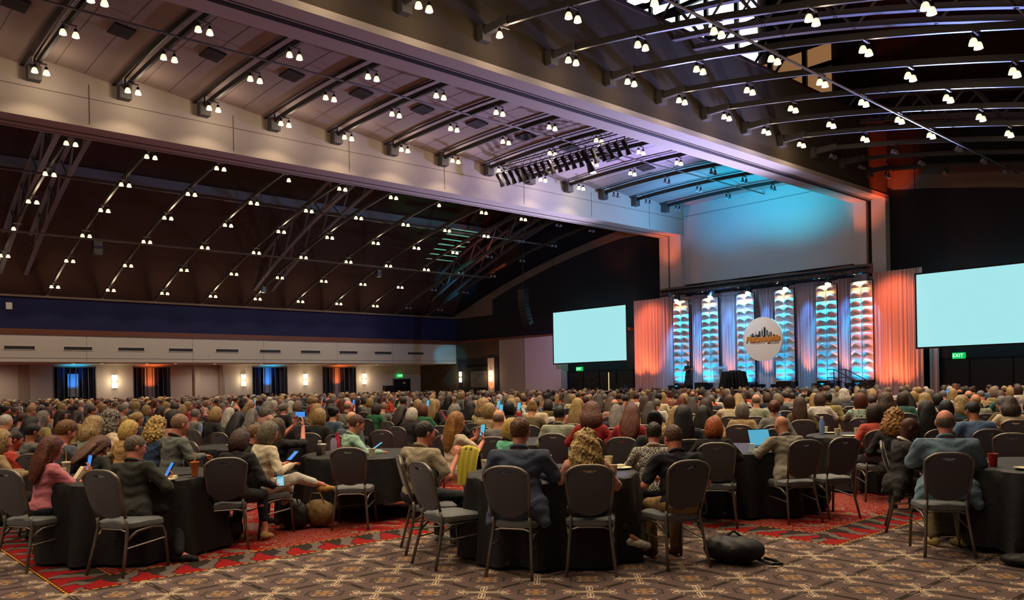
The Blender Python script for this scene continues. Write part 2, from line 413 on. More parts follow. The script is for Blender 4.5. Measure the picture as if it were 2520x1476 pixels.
    zone = emix(line, zone, hexc('#2a0f0a'))
    zone = emix(dash, zone, hexc('#c98a2c'))
    col = emix((d > 0.0), col, zone)
    nt.links.new(col, b.inputs['Base Color'])
    return mt
M['carpet'] = carpet()

def in_frame(x, y, z, mg=60):
    d = Vector((x, y, z - EYE)); w = d @ _F
    if w < 0.5: return False
    u, v = 1260 + FOC * (d @ _R2) / w, 947 - FOC * (d @ _U2) / w
    return -mg < u < 2520 + mg and -mg < v < 1476 + mg

# ================================================================== THE ROOM
XL, XS, YB, XR = -54.67, -59.9, 43.0, 6.0
def T(x): return 12.5 - 0.0067 * (x + 27) ** 2
struct(MB().b2((-60.2, -8, -0.2), (6.2, 43.4, 0)).build('floor', M['carpet']))
# left side: upper wall with vents, wood trim, navy band, ledge; aisle behind under a soffit
wl = struct(MB().b2((XL - 0.3, -8, 3.5), (XL, YB, 5.12)).build('wall_left', M['white']))
struct(MB().b2((XL - 0.3, -8, 5.12), (XL + 0.06, YB, 5.45)).build('trim_1', M['wood_trim']))
struct(MB().b2((XL - 0.3, -8, 5.45), (XL + 0.02, YB, 7.3)).build('wall_left_band', M['navy_band']))
struct(MB().b2((XL - 0.6, -8, 7.3), (XL + 0.3, YB, 7.42)).build('trim_2', M['arch']))
struct(MB().b2((XS, -8, 3.5), (XL - 0.3, YB, 3.62)).build('ceiling_aisle', M['white']))
for k, y in enumerate((9.1, 20.6, 31.5)):
    struct(MB().b2((XL, y, 3.5), (XL + 0.004, y + 0.015, 5.12)).b2((XL, y + 5, 3.5), (XL + 0.004, y + 5.015, 5.12)).build('trim_%d' % (20 + k), M['taupe']))
struct(MB().b2((XL, -8, 3.72), (XL + 0.012, YB, 3.735)).build('trim_3', M['taupe']))
F = 1.0957
WIN = [(12.23, 14.61), (16.78, 19.11), (24.72, 27.4), (30.22, 33.12)]
wb = MB(); y = -8.0
for a, b in WIN:
    wb.b2((XS - 0.3, y, 1.0), (XS, a * F, 3.5)); y = b * F
    wb.b2((XS - 0.3, a * F, 3.38), (XS, b * F, 3.5))
wb.b2((XS - 0.3, y, 1.0), (XS, 40.05, 3.5)).b2((XS - 0.3, 41.75, 1.0), (XS, YB, 3.5)).b2((XS - 0.3, 40.05, 2.36), (XS, 41.75, 3.5))
wb.b2((XS - 0.02, 10.4 * F, 1.0), (XS + 0.02, 10.99 * F, 3.5), 1).b2((XS, 20.6 * F, 1.0), (XS + 0.3, 20.95 * F, 3.5)).b2((XS, 22.28 * F, 1.0), (XS + 0.35, 22.5 * F, 3.5), 1)
struct(wb.build('wall_left_lower', [M['white'], M['paint']]))
struct(MB().b2((XS - 0.3, -8, 0), (XS + 0.05, 40.05, 0.98)).b2((XS - 0.3, 41.75, 0), (XS + 0.05, YB, 0.98)).build('wainscot_left', M['stone']))
struct(MB().b2((XS - 0.3, -8, 0.98), (XS + 0.09, 40.05, 1.04)).b2((XS - 0.3, 41.75, 0.98), (XS + 0.09, YB, 1.04)).build('trim_4', M['wood_trim']))
# windows: dark draped bays with folded panels, lit from below in blue or orange
for i, (a, b) in enumerate(WIN):
    a *= F; b *= F
    w = struct(MB().b2((XS - 0.85, a, 0.98), (XS - 0.8, b, 3.4)).build('window_%d' % (i + 1), M['window_dark']))
    fr = MB().b2((XS - 0.3, a, 1.0), (XS + 0.03, a + 0.06, 3.38)).b2((XS - 0.3, b - 0.06, 1.0), (XS + 0.03, b, 3.38)).b2((XS - 0.3, a, 3.32), (XS + 0.03, b, 3.38))
    for j in range(1, 7):
        yy = a + (b - a) * j / 7
        fr.b2((XS - 0.5, yy - 0.02, 1.0), (XS - 0.42, yy + 0.02, 3.38))
    fr.build('window_frame', M['bronze'], w)
    pn = MB(); mid = (a + b) / 2
    for j in range(7):
        yy = a + (b - a) * (j + 0.5) / 7
        if abs(yy - mid) > 0.5 or i % 2: pn.box((XS - 0.6, yy, 2.2), (0.04, (b - a) / 8.5, 2.3), rz=0.5 if j % 2 else -0.5)
    pn.build('drape_panel', M['window_dark'], w)
    MB().b2((XS - 0.55, mid - 0.33, 1.0 if i % 2 else 1.35), (XS - 0.5, mid + 0.33, 2.9 if i == 0 else 3.35)).build('pale_panel', M['pale_panel'], w)
    c = CYAN if i % 2 == 0 else ORANGE
    MB().lathe([(0.12, 0), (0.14, 0.12), (0.1, 0.22), (0.0, 0.22)], 12, (XS + 0.55, mid, 0)).build('uplight', M['black_plastic'], w)
    light('SPOT', 'window_uplight', (XS + 0.50, mid, 0.35), 1300 if i % 2 == 0 else 1300, (0.02, 0.3, 1.0) if i % 2 == 0 else ORANGE, (XS - 0.35, mid, 2.6), math.radians(40), 1.0, 0.05)
    light('SPOT', 'window_ceiling_glow', (XS + 0.75, mid, 2.6), 60, c, (XS + 0.7, mid, 3.5), math.radians(120), 0.5, 0.05)
    light('SPOT', 'window_floor_glow', (XS + 0.5, mid, 1.9), 50, c, (XS + 0.1, mid, 0.5), math.radians(50), 0.5, 0.05)
# door at the far end of the aisle
d = struct(MB().b2((XS - 0.25, 40.05, 0), (XS - 0.12, 40.88, 2.28)).b2((XS - 0.25, 40.92, 0), (XS - 0.12, 41.75, 2.28)).build('door_1', M['black_wall']))
MB().b2((XS - 0.3, 39.97, 0), (XS + 0.04, 40.05, 2.36)).b2((XS - 0.3, 41.75, 0), (XS + 0.04, 41.83, 2.36)).b2((XS - 0.3, 39.97, 2.28), (XS + 0.04, 41.83, 2.36)).build('door_frame', M['bronze'], d)
MB().b2((XS - 0.12, 40.2, 0.95), (XS - 0.06, 40.8, 1.02)).build('push_bar', M['bronze'], d)
MB().b2((XS - 0.12, 41.1, 1.9), (XS - 0.11, 41.4, 2.05)).build('door_notice', M['paper'], d)
struct(MB().b2((XS, 38.9, 0), (XS + 0.5, 39.9, 1.75)).build('trim_5', M['black_wall']))

# back wall
struct(MB().b2((XS - 0.3, YB, 0), (XR, YB + 0.3, 14.6)).build('wall_back', M['black_wall']))
struct(MB().b2((XS - 0.3, YB - 0.05, 0.98), (-45.33, YB, 5.2)).build('wall_back_left', M['taupe']))
struct(MB().b2((-49.05, YB - 0.08, 1.0), (-45.33, YB - 0.02, 5.2)).build('wall_back_panel', M['paint']))
struct(MB().b2((-45.33, YB - 0.75, 0.9), (-41.5, YB, 5.15)).build('wall_back_jog', M['white']))
struct(MB().b2((XS - 0.3, YB - 0.1, 0), (-45.33, YB, 0.98)).b2((-45.33, YB - 0.8, 0), (-41.5, YB, 0.9)).build('wainscot_back', M['stone']))
struct(MB().b2((XL, YB - 0.09, 5.2), (-45.3, YB, 5.4)).b2((-45.33, YB - 0.8, 5.15), (-35.0, YB, 5.3)).build('trim_6', M['wood_trim']))
# the arched paint band above the black side walls
def Tl(x): return 12.5 - 0.0067 * (x + 27) ** 2
lo, hi = [], []
for k in range(25):
    x = -49.85 + (17.25) * k / 24
    lo.append((x, min(Tl(x) - 0.42 - 0.010 * max(0, -44 - x), 11.5)))
pl = [(-54.9, 7.3), (-49.85, 7.3)] + lo + [(-32.6, 12.1)] + [(x, Tl(x) - 0.0 + 0.12) for x in [-32.6 - k * 1.6 for k in range(1, 14)]] + [(-54.9, 7.6)]
struct(MB().prism([(p[0], p[1]) for p in pl], 1, YB - 0.12, YB, 0).build('wall_back_arch', M['arch']))
pr = [(-18.15, 11.5)] + [(x, Tl(x) - 0.62 - 0.012 * (x + 18)) for x in [-17.9 + k * 1.4 for k in range(14)]] + [(0.6, 7.3), (0.6, 8.3)] + [(x, Tl(x) + 0.35) for x in [0.3 - k * 1.4 for k in range(1, 14)]] + [(-18.15, 12.75)]
struct(MB().prism(pr, 1, YB - 0.12, YB, 0).build('wall_back_arch_right', M['arch']))
# columns and the white wall between them
struct(MB().b2((-32.62, YB - 0.5, 0), (-31.95, YB, 10.9)).b2((-31.80, YB - 0.5, 0), (-30.93, YB, 10.9)).b2((-31.95, YB - 0.3, 0), (-31.80, YB, 10.9), 1).build('column_left', [M['white'], M['slot']]))
struct(MB().b2((-19.8, YB - 0.5, 0), (-19.13, YB, 10.9)).b2((-18.85, YB - 0.5, 0), (-18.12, YB, 10.9)).b2((-19.13, YB - 0.25, 0), (-18.85, YB, 10.9), 1).build('column_right', [M['white'], M['slot']]))
struct(MB().b2((-30.93, YB - 0.15, 7.75), (-19.8, YB, 13.6)).b2((-30.93, YB - 0.155, 12.05), (-19.8, YB - 0.15, 12.07), 1).build('wall_centre', [M['white'], M['slot']]))
# beams and the box that carries them
bm_ = MB().b2((-32.5, -8, 10.9), (-30.95, YB, 14.7)).b2((-31.83, -8, 10.885), (-31.75, YB, 10.9), 1).b2((-32.3, -8, 10.885), (-32.27, YB, 10.9), 1)
for k in range(9):
    bm_.b2((-30.95, 3 + 5.2 * k, 11.0), (-30.94, 3.02 + 5.2 * k, 12.4), 1)
bm_.b2((-30.95, -8, 11.9), (-30.94, YB, 11.915), 1)
struct(bm_.build('ceiling_beam', [M['beam'], M['taupe']]))
bm_ = MB().b2((-19.8, -8, 10.9), (-18.15, YB, 11.1)).b2((-19.8, -8, 11.1), (-18.2, YB, 14.7), 2).b2((-19.10, -8, 10.88), (-18.90, YB, 10.9), 1).b2((-18.8, -8, 10.885), (-18.77, YB, 10.9), 1)  # side faces coloured taupe to imitate white paint in dim warm light
struct(bm_.build('ceiling_beam', [M['beam'], M['slot'], M['taupe']]))
struct(MB().b2((-32.5, -8, 14.7), (-18.15, YB, 14.85)).build('ceiling_box_top', M['roof']))
# inner vault: one shallow curved bay after another, each tilted, with a dark gap between
BY = [6.48 + 2.857 * k for k in range(-5, 13)]
vm = MB()
for y0 in BY:
    s0 = y0 - 0.34; s1 = s0 + 2.857
    vm.grid(lambda u, v: (-30.95 + 11.15 * u, s0 + 0.1 + (s1 - s0 - 0.1) * v, T(-30.95 + 11.15 * u) + 0.58 - 0.36 * v), 20, 3, 0)
    vm.grid(lambda u, v: (-30.95 + 9.6 * u, s1 - 0.05 + 0.13 * v, T(-30.95 + 9.6 * u) + 0.16 - 0.02 * v), 20, 1, 1)
    for q in (0.33, 0.66):
        vm.grid(lambda u, v: (-30.9 + 10.9 * u, s0 + 0.1 + 2.75 * q + 0.02 * v, T(-30.9 + 10.9 * u) + 0.575 - 0.36 * q), 16, 1, 2)
struct(vm.build('ceiling_vault', [M['vault'], M['slot'], M['taupe']]))
# roof shell and gable
struct(MB().grid(lambda u, v: (-61 + 68 * u, -9 + 54 * v, 31 - 0.0305 * (-61 + 68 * u + 27) ** 2 if abs(-61 + 68 * u + 27) < 27.8 else 7.45), 56, 2).build('ceiling_roof', M['roof']))
struct(MB().b2((XS - 0.5, 44.5, 12), (XR, 44.7, 31)).build('wall_gable', M['roof']))
gw = struct(MB().b2((-41, 44.35, 18.4), (-26.4, 44.45, 29)).build('window_5', M['daylight']))
struct(MB().b2((-26.4, 44.35, 17.0), (-21.8, 44.45, 20.6)).build('wall_gable_brick', M['glow_brick']))
gm = MB()
for k in range(9): gm.b2((-41 + k * 2.2, 44.1, 17), (-40.75 + k * 2.2, 44.3, 29))
for z in (19.2, 21.7, 23.2, 26.0): gm.b2((-41, 44.1, z), (-21, 44.3, z + 0.3))
for k in range(8): gm.tube([(-40.9 + k * 2.2, 44.0, 19.2), (-38.7 + k * 2.2, 44.0, 21.7)], 0.09, 5)
gm.build('window_frame', M['black_metal'], gw)
# other enclosing walls, beside and behind the camera
struct(MB().b2((XR, -8, 0), (XR + 0.2, YB, 3.6)).build('wall_right', M['white']))
struct(MB().b2((0.9, -8, 3.5), (1.1, YB, 7.4)).b2((1.0, -8, 3.5), (XR, YB, 3.6)).build('wall_right_upper', M['white']))
struct(MB().b2((XS - 0.3, -8.2, 0), (XR, -8, 12)).build('wall_rear', M['white']))

# vents on the upper left wall
VY = [(9.68, 11.34), (12.8, 14.46), (15.88, 17.54), (19.0, 20.67), (22.14, 23.85), (25.28, 27.01), (28.45, 30.14), (31.65, 33.29), (34.79, 36.39), (37.92, 39.49)]
v0 = None
for i, (a, b) in enumerate(VY):
    lab = 'long grey slot vent in the white band of the left wall, %s from the left' % ORD[i]
    if v0 is None:
        v0 = thing('wall_vent', lab, 'vent', (XL, a, 4.33), 0, 'slot vents on the left wall'); w = 1.65
        MB().b2((0, 0, -0.13), (0.03, w, -0.10)).b2((0, 0, 0.10), (0.03, w, 0.13)).b2((0, 0, -0.13), (0.03, 0.04, 0.13)).b2((0, w - 0.04, -0.13), (0.03, w, 0.13)).build('vent_frame', M['white_pl'], v0)
        g = MB().b2((0, 0.03, -0.11), (0.006, w - 0.03, 0.11))
        for k in range(5): g.b2((0.006, 0.04, -0.09 + k * 0.04), (0.022, w - 0.04, -0.08 + k * 0.04))
        g.build('grille', M['grille'], v0)
    else: dup(v0, (XL, a, 4.33), label=lab)
# recessed downlights in the soffit
dl = None
for i, y in enumerate((9.0, 13.9, 15.6, 18.4, 20.3, 23.0, 26.5, 29.6, 33.0, 36.5)):
    lab = 'small round recessed downlight in the left aisle soffit, %s from the left' % ORD[i]
    if dl is None:
        dl = thing('downlight', lab, 'ceiling light', (-57.0, y, 3.5), 0, 'downlights of the left aisle')
        MB().lathe([(0.13, -0.02), (0.13, 0.0), (0.10, 0.0), (0.10, -0.02)], 14).build('trim_ring', M['white_pl'], dl)
        MB().lathe([(0.0, -0.012), (0.1, -0.012)], 14).build('lens', M['bulb'], dl)
    else: dup(dl, (-57.0, y, 3.5), label=lab)
for y in (9.5, 16, 22.5, 29.3, 35.5): light('SPOT', 'aisle_downlight', (-57.6, y * 1.03, 3.42), 150, WARM, (-58.6, y * 1.03, 0), math.radians(150), 0.9, 0.1)
# sconces
def sconce(loc, rz, lab):
    t = thing('wall_sconce', lab, 'wall lamp', loc, rz, 'wall sconces')
    MB().box((0.03, 0, 0), (0.05, 0.12, 0.95)).box((0.08, 0, 0), (0.10, 0.36, 0.05)).build('back_plate', M['bronze'], t)
    for s in (-1, 1):
        MB().grid(lambda u, v: (0.10 + 0.10 * math.sin(PI * u), -0.19 + 0.38 * u, s * 0.25 - 0.19 + 0.38 * v), 6, 2).build('glass_shade', M['sconce'], t)
    a = light('POINT', 'sconce_light', (0, 0, 0), 26, (1, 0.76, 0.45), radius=0.15); a.parent = t; a.location = (0.42, 0, 0)
    return t
SC = [(15.66 * F, 'lit square glass sconce between the first blue and first orange window bays'), (24.06 * F, 'lit square glass sconce on the left wall just left of the second blue window bay'),
      (28.77 * F, 'lit square glass sconce between the second blue and second orange window bays'), (33.8 * F, 'lit square glass sconce just right of the second orange window bay')]
for y, lab in SC: sconce((XS, y, 2.35), 0, lab)
sconce((-54.0, YB - 0.06, 2.35), -PI / 2, 'lit sconce on the back wall at the corner, left of the black frame')
sconce((-50.05, YB - 0.06, 2.35), -PI / 2, 'lit sconce on the orange-lit strip right of the framed grey picture')
light('SPOT', 'sconce_strip_glow', (-50.0, YB - 0.9, 0.4), 260, ORANGE, (-50.05, YB, 2.6), math.radians(40), 0.6, 0.05)
# framed picture
t = thing('framed_picture', 'grey abstract picture in a wide black frame on the back wall near the corner', 'picture', (-51.5, YB - 0.06, 2.0))
MB().b2((-1.9, -0.12, -1.05), (1.0, 0, 1.15)).build('frame', M['black_wall'], t)
MB().b2((-1.05, -0.14, -0.55), (0.95, -0.12, 0.78)).build('print', M['art'], t)
struct(MB().b2((-54.4, YB - 0.09, 1.0), (-49.15, YB - 0.05, 3.82)).build('trim_7', M['black_wall']))
struct(MB().b2((-50.45, YB - 0.12, 1.0), (-49.65, YB - 0.08, 3.82)).build('trim_8', M['white']))
# doors on the back wall
for i, (a, b, lab) in enumerate(((-41.5, -35.3, 0), (-16.3, -5.0, 0))):
    dd = struct(MB().b2((a, YB - 0.06, 0), (b, YB, 2.5)).build('door_%d' % (i + 2), M['black_plastic']))
    fr = MB(); n = 4 if i == 0 else 6
    for k in range(n + 1):
        x = a + (b - a) * k / n; fr.b2((x - 0.03, YB - 0.1, 0), (x + 0.03, YB - 0.06, 2.5))
    fr.b2((a, YB - 0.1, 2.45), (b, YB - 0.06, 2.52)); fr.build('door_frame', M['black_metal'], dd)
MB().b2((-37.55, YB - 0.075, 0.9), (-37.5, YB - 0.062, 2.35)).build('door_gap_light', mat('lit_door_gap', '#ffe9b0', emit='#ffe2a0', estr=1.2))  # glowing strip stands in for light coming through the door gap
bpy.data.objects['door_gap_light']['kind'] = 'structure'; bpy.data.objects['door_gap_light'].name = 'trim_9'
# exit signs, real letters
def text_mesh(name, body, size, mats, parent=None, loc=(0, 0, 0), rot=(PI / 2, 0, 0), ext=0.004, shear=0.0, align='CENTER', sx=1.0, offset=0.0):
    cu = bpy.data.curves.new(name, 'FONT'); cu.body = body; cu.size = size; cu.extrude = ext; cu.align_x = align; cu.align_y = 'CENTER'; cu.shear = shear; cu.offset = offset
    cu.resolution_u = 3
    o = bpy.data.objects.new(name, cu); COL.objects.link(o)
    dg = bpy.context.evaluated_depsgraph_get(); me = bpy.data.meshes.new_from_object(o.evaluated_get(dg)); me.name = name
    bpy.data.objects.remove(o); bpy.data.curves.remove(cu)
    me.materials.clear(); me.materials.append(mats)
    ob = link(name, me, parent, loc); ob.rotation_euler = rot; ob.scale = (sx, 1, 1)
    return ob
def exit_sign(loc, rz, lab):
    t = thing('exit_sign', lab, 'exit sign', loc, rz, 'green exit signs')
    MB().b2((-0.26, -0.04, -0.15), (0.26, 0.3, 0.15)).build('sign_box', M['exit'], t)
    text_mesh('letters', 'EXIT', 0.24, M['exit_txt'], t, (0, -0.045, 0))
    return t
exit_sign((-40.25, YB - 0.15, 2.66), 0, 'green lit exit sign above the black doors left of the stage')
exit_sign((-14.85, YB - 0.25, 2.62), 0, 'green lit exit sign above the black doors below the right screen')
exit_sign((XS + 0.2, 40.6, 2.6), PI / 2, 'green lit exit sign above the door at the far end of the left wall')

# arch trusses under the roof, far behind the tracks
def arch(x, o=0.0): return 14.9 - 0.0086 * (x + 27) ** 2 + o
tn = ['the left edge of the photo', 'the middle of the left bay', 'the far third of the hall', 'the stage wall']
for i, y0 in enumerate((-6.0, 9.5, 24.8, 40.0)):
    mb = MB(); N = 44
    xs = [-54.5 + 55 * k / N for k in range(N + 1)]
    for s in (0, 1.3):
        for o in (0.0, 1.5):
            mb.grid(lambda u, v: (-54.5 + 55 * u, y0 + s - 0.12 + 0.24 * v, arch(-54.5 + 55 * u, o)), N, 1, 0)
            mb.grid(lambda u, v: (-54.5 + 55 * u, y0 + s, arch(-54.5 + 55 * u, o) + 0.22 * v), N, 1, 0)
    for k in range(N):
        a, b = xs[k], xs[k + 1]
        p, q = (a, y0, arch(a)), (b, y0, arch(b, 1.5))
        if k % 2: p, q = (a, y0, arch(a, 1.5)), (b, y0, arch(b))
        mb.tube([p, q], 0.06, 4)
        mb.tube([(p[0], y0 + 1.3, p[2]), (q[0], y0 + 1.3, q[2])], 0.05, 4)
    tag(mb.build('roof_truss', M['steel_dark']), 'dark steel lattice arch truss under the roof, crossing above %s' % tn[i], 'truss', 'roof trusses', 'structure')
mb = MB()
for x in (-50, -46, -42, -38, -15, -11, -7, -3):
    z = 30.4 - 0.0305 * (x + 27) ** 2
    mb.b2((x - 0.15, -8, z - 0.5), (x + 0.15, 44, z))
tag(mb.build('roof_purlin', M['steel_dark']), None, None, None, 'structure')

# ------------------------------------------------------------------ ceiling tracks, pipes and pendant lamps
LAMPS = thing('pendant_lamp', '', 'lamp'); LAMPS_OFF = None
def lamp_proto(on):
    t = thing('pendant_lamp', 'x', 'lamp', (0, 0, 0), 0, 'ceiling pendant lamps')
    MB().tube([(0, 0, 0.30), (0, 0, 0.17)], 0.012, 6).lathe([(0.0, 0.19), (0.055, 0.18), (0.065, 0.08), (0.05, 0.05)], 10).build('socket', M['black_metal'], t, 'auto')
    MB().lathe([(0.045, 0.07), (0.085, 0.03), (0.112, -0.04), (0.128, -0.11), (0.135, -0.14), (0.125, -0.135), (0.105, -0.04), (0.04, 0.05)], 14).build('bell_shade', M['shade'] if on else M['shade_off'], t, True)
    MB().lathe([(0.0, -0.10), (0.06, -0.09), (0.085, -0.02), (0.05, 0.04), (0.0, 0.05)], 10).build('bulb', M['bulb'] if on else M['shade_off'], t, True)
    for o in t.children: o.scale = (0.78, 0.78, 0.78)
    return t
bpy.data.objects.remove(LAMPS)
PROTO = {}
def place_lamp(x, y, z, on, lab):
    if on not in PROTO:
        PROTO[on] = lamp_proto(on); PROTO[on].location = (x, y, z); PROTO[on]['label'] = lab; return
    dup(PROTO[on], (x, y, z), label=lab)
def track(x0, x1, y, name_lab, feet=None, n=18, m='steel_rail'):
    t = thing('light_track', name_lab, 'light track', (0, y, 0), 0, 'curved ceiling light tracks')
    MB().grid(lambda u, v: (x0 + (x1 - x0) * u, -0.05 + 0.10 * v, T(x0 + (x1 - x0) * u) - 0.04), n, 1).grid(
        lambda u, v: (x0 + (x1 - x0) * u, -0.05, T(x0 + (x1 - x0) * u) - 0.03 + 0.17 * v), n, 1, 1).grid(
        lambda u, v: (x0 + (x1 - x0) * u, 0.05, T(x0 + (x1 - x0) * u) - 0.03 + 0.17 * v), n, 1, 1).grid(
        lambda u, v: (x0 + (x1 - x0) * u, -0.05 + 0.10 * v, T(x0 + (x1 - x0) * u) + 0.12), n, 1).build('rail', [M[m], M['dark_rail']], t)
    return t
pairs = []
XBAR = MB().box((0, 0, 0), (0.05, 0.40, 0.04)).mesh('lamp_crossbar', M['steel_rail'])
# left bay
LY = [2.7, 5.8, 8.85, 11.94, 14.96, 18.13, 21.21, 24.28, 27.46, 30.52, 33.65, 36.69, 39.77]
LX = [-52.6, -49.25, -46.0, -42.75, -39.5, -36.0]
def pair(x, y, on, bay, ti, pi, start, side=0.17, miss=()):
    z = T(x) - 0.30
    dz = 0.10
    MB_ = None
    for s, w in ((-1, 'near'), (1, 'stage')):
        if (round(x, 1), round(y, 1), w) in miss or not in_frame(x, y, z, 30): continue
        place_lamp(x, y + s * side, z, on, '%s bell pendant lamp, %s bay, %s track from stage, %s pair from %s, %s side' % ('lit' if on else 'unlit', bay, ORD[min(ti, 19)], ORD[pi], start, w))
    if on: pairs.append((x, y, z))
for i, y in enumerate(LY):
    ti = len(LY) - 1 - i
    t = track(-54.4, -32.5, y, 'curved grey lighting track in the dark left bay, %s from the stage wall' % ORD[ti])
    MB().b2((-54.5, -0.06, 7.4), (-54.38, 0.06, T(-54.4) + 0.1)).build('post', M['steel_rail'], t)
    for x in LX: link('lamp_crossbar', XBAR, t, (x, 0, T(x) - 0.075))
    for j, x in enumerate(LX):
        pair(x, y, i < 11, 'left', ti, j, 'wall', miss=((-36.0, 18.1, 'near'), (-46.0, 8.8, 'stage'), (-36.0, 27.5, 'stage')))
# centre vault
for i, y in enumerate(BY[4:]):
    ti = len(BY[4:]) - 1 - i
    t = track(-30.7, -22.3, y, 'curved track under the central vault, %s from the stage wall' % ORD[ti], m='dark_rail')
    MB().b2((-30.95, -0.2, T(-30.95) - 0.32), (-30.6, 0.2, T(-30.95) + 0.16)).build('end_block', M['grille'], t)
    MB().tube([(-30.75, 0.02, T(-30.9) + 0.1), (-30.75, 0.02, T(-30.9) + 0.42)] + [(-30.75 + k * 0.9, 0.02, T(-30.75 + k * 0.9) + 0.44) for k in range(1, 10)], 0.03, 5).build('conduit', M['black_metal'], t)
    for x in (-29.85, -26.3, -23.45): link('lamp_crossbar', XBAR, t, (x, 0, T(x) - 0.075))
    for j, x in enumerate((-29.85, -26.3, -23.45)): pair(x, y, y < 33, 'central', ti, j, 'beam')
# right bay
RY = [12.66 + 2.8 * k for k in range(-7, 11)]
RX = [-17.2, -14.5, -12.0, -9.4, -6.8, -4.2]
for i, y in enumerate(RY):
    ti = len(RY) - 1 - i
    t = track(-18.1, 0.8, y, 'curved track across the right bay, %s from the stage wall' % ORD[ti])
    MB().b2((-18.2, -0.16, T(-18) - 0.32), (-17.95, 0.16, T(-18) + 0.16)).b2((-17.95, -0.08, T(-17.6) - 0.1), (-17.0, 0.08, T(-17.6) + 0.14)).build('end_block', M['grille'], t)
    for x in RX: link('lamp_crossbar', XBAR, t, (x, 0, T(x) - 0.075))
    if 1:
        for j, x in enumerate(RX[:6]): pair(x, y, y < 33.5, 'right', ti, j, 'beam', miss=((-17.2, 15.5, 'stage'), (-6.8, 32.3, 'near')))
for (x, y, z) in pairs:
    near = x in (-29.85, -17.2, -52.6)
    light('SPOT', 'pendant_light', (x, y, z - 0.22), LAMP_W * (0.18 if near else 1.0) * (0.6 if y < 5 else 1.0), LAMP_COL, None, math.radians(128 if near else 118), 0.35 if near else 0.9, 0.14)
for (x, y, z) in pairs[::3]: light('POINT', 'pendant_side_glow', (x, y + 0.3, z - 0.12), 36, LAMP_COL, radius=0.15)
# long conduits tying the tracks together
for x, z, a, b, lab in ((-41.2, T(-41.2) + 0.35, -8, 41.5, 'upper grey pipe running the length of the left bay'), (-46.6, T(-46.6) - 0.2, -8, 40.0, 'lower grey pipe running the length of the left bay'),
                     (-25.2, T(-25.2) - 0.02, -8, 42.8, 'thin dark pipe along the middle of the central vault'), (-11.5, T(-11.5) - 0.42, -8, 40.6, 'thin pale pipe running the length of the right bay'), (-4.4, T(-4.4) - 0.3, -8, 40.6, 'pale pipe at the top right crossing the right bay tracks')):
    tag(MB().tube([(x, a, z), (x, b, z)], 0.06 if x < -40 else 0.035, 6).build('ceiling_pipe', M['steel_rail']), lab, 'pipe', 'ceiling pipes')
# ceiling return grilles and a round speaker in the vault
g0 = None
for i in range(11):
    y = 8.05 + 2.857 * (i - 1); x = -26.7
    lab = 'dark rectangular air grille in the central vault, %s from the left edge' % ORD[i]
    tag(MB().box((x, y, T(x) + 0.30), (0.8, 0.62, 0.06), rot=Matrix.Rotation(-0.13, 3, 'X')).build('vault_grille', M['slot']), lab, 'air grille', 'air grilles of the vault')

t = thing('roof_louvre', 'green-lit row of roof slats high in the far left bay', 'louvre', (-46.0, 36.0, 11.6))
for k in range(7): MB().box((-1.6 + k * 0.5, 0, -0.75 + k * 0.28), (0.22, 2.4, 0.03)).build('slat', M['white_pl'], t)
MB().tube([(-1.6, 0, -0.7), (1.5, 0, 1.0)], 0.03, 5).build('slat_rail', M['black_metal'], t)
# hanging loudspeakers and boxes of the left bay
def speaker_box(loc, lab, s=1.0):
    t = thing('hanging_speaker', lab, 'loudspeaker', loc)
    MB().b2((-0.25 * s, -0.25 * s, -0.4 * s), (0.25 * s, 0.25 * s, 0.4 * s)).build('cabinet', M['silver'], t)
    MB().tube([(-0.2, 0, 0.4 * s), (-0.2, 0, 1.7)], 0.012, 4).tube([(0.2, 0, 0.4 * s), (0.2, 0, 1.7)], 0.012, 4).build('hanger', M['black_metal'], t)
speaker_box((-48, 13.0, 9.5), 'grey loudspeaker box hanging among the tracks at the left of the dark bay', 0.9)
speaker_box((-48, 31.0, 9.5), 'pale box hanging in the dark left bay left of the black line array', 0.6)
speaker_box((-51.5, 24.2, 8.3), 'small pale box hanging low in the middle of the dark left bay', 0.5)
tag(MB().box((XL + 0.05, 10.0, 6.75), (0.08, 0.32, 0.4)).build('wall_box', M['white_pl']), 'small white box on the navy band at the far left', 'box')
t = thing('line_array', 'tall curved black line array hanging left of the left screen', 'loudspeaker', (-40.7, 38, 5.9))
MB().tube([(-0.1, 0, 2.5), (-0.1, 0, 12.6)], 0.02, 5).box((-0.1, 0, 2.4), (0.5, 0.5, 0.12)).build('rigging', M['black_metal'], t)
for k in range(10):
    a = 0.05 + 0.045 * k
    MB().box((-0.12 + 0.008 * k * k, -0.02 * k, 2.15 - 0.25 * k), (0.62, 0.42, 0.235), rot=Matrix.Rotation(a, 3, 'X')).build('cabinet', M['black_plastic'], t)

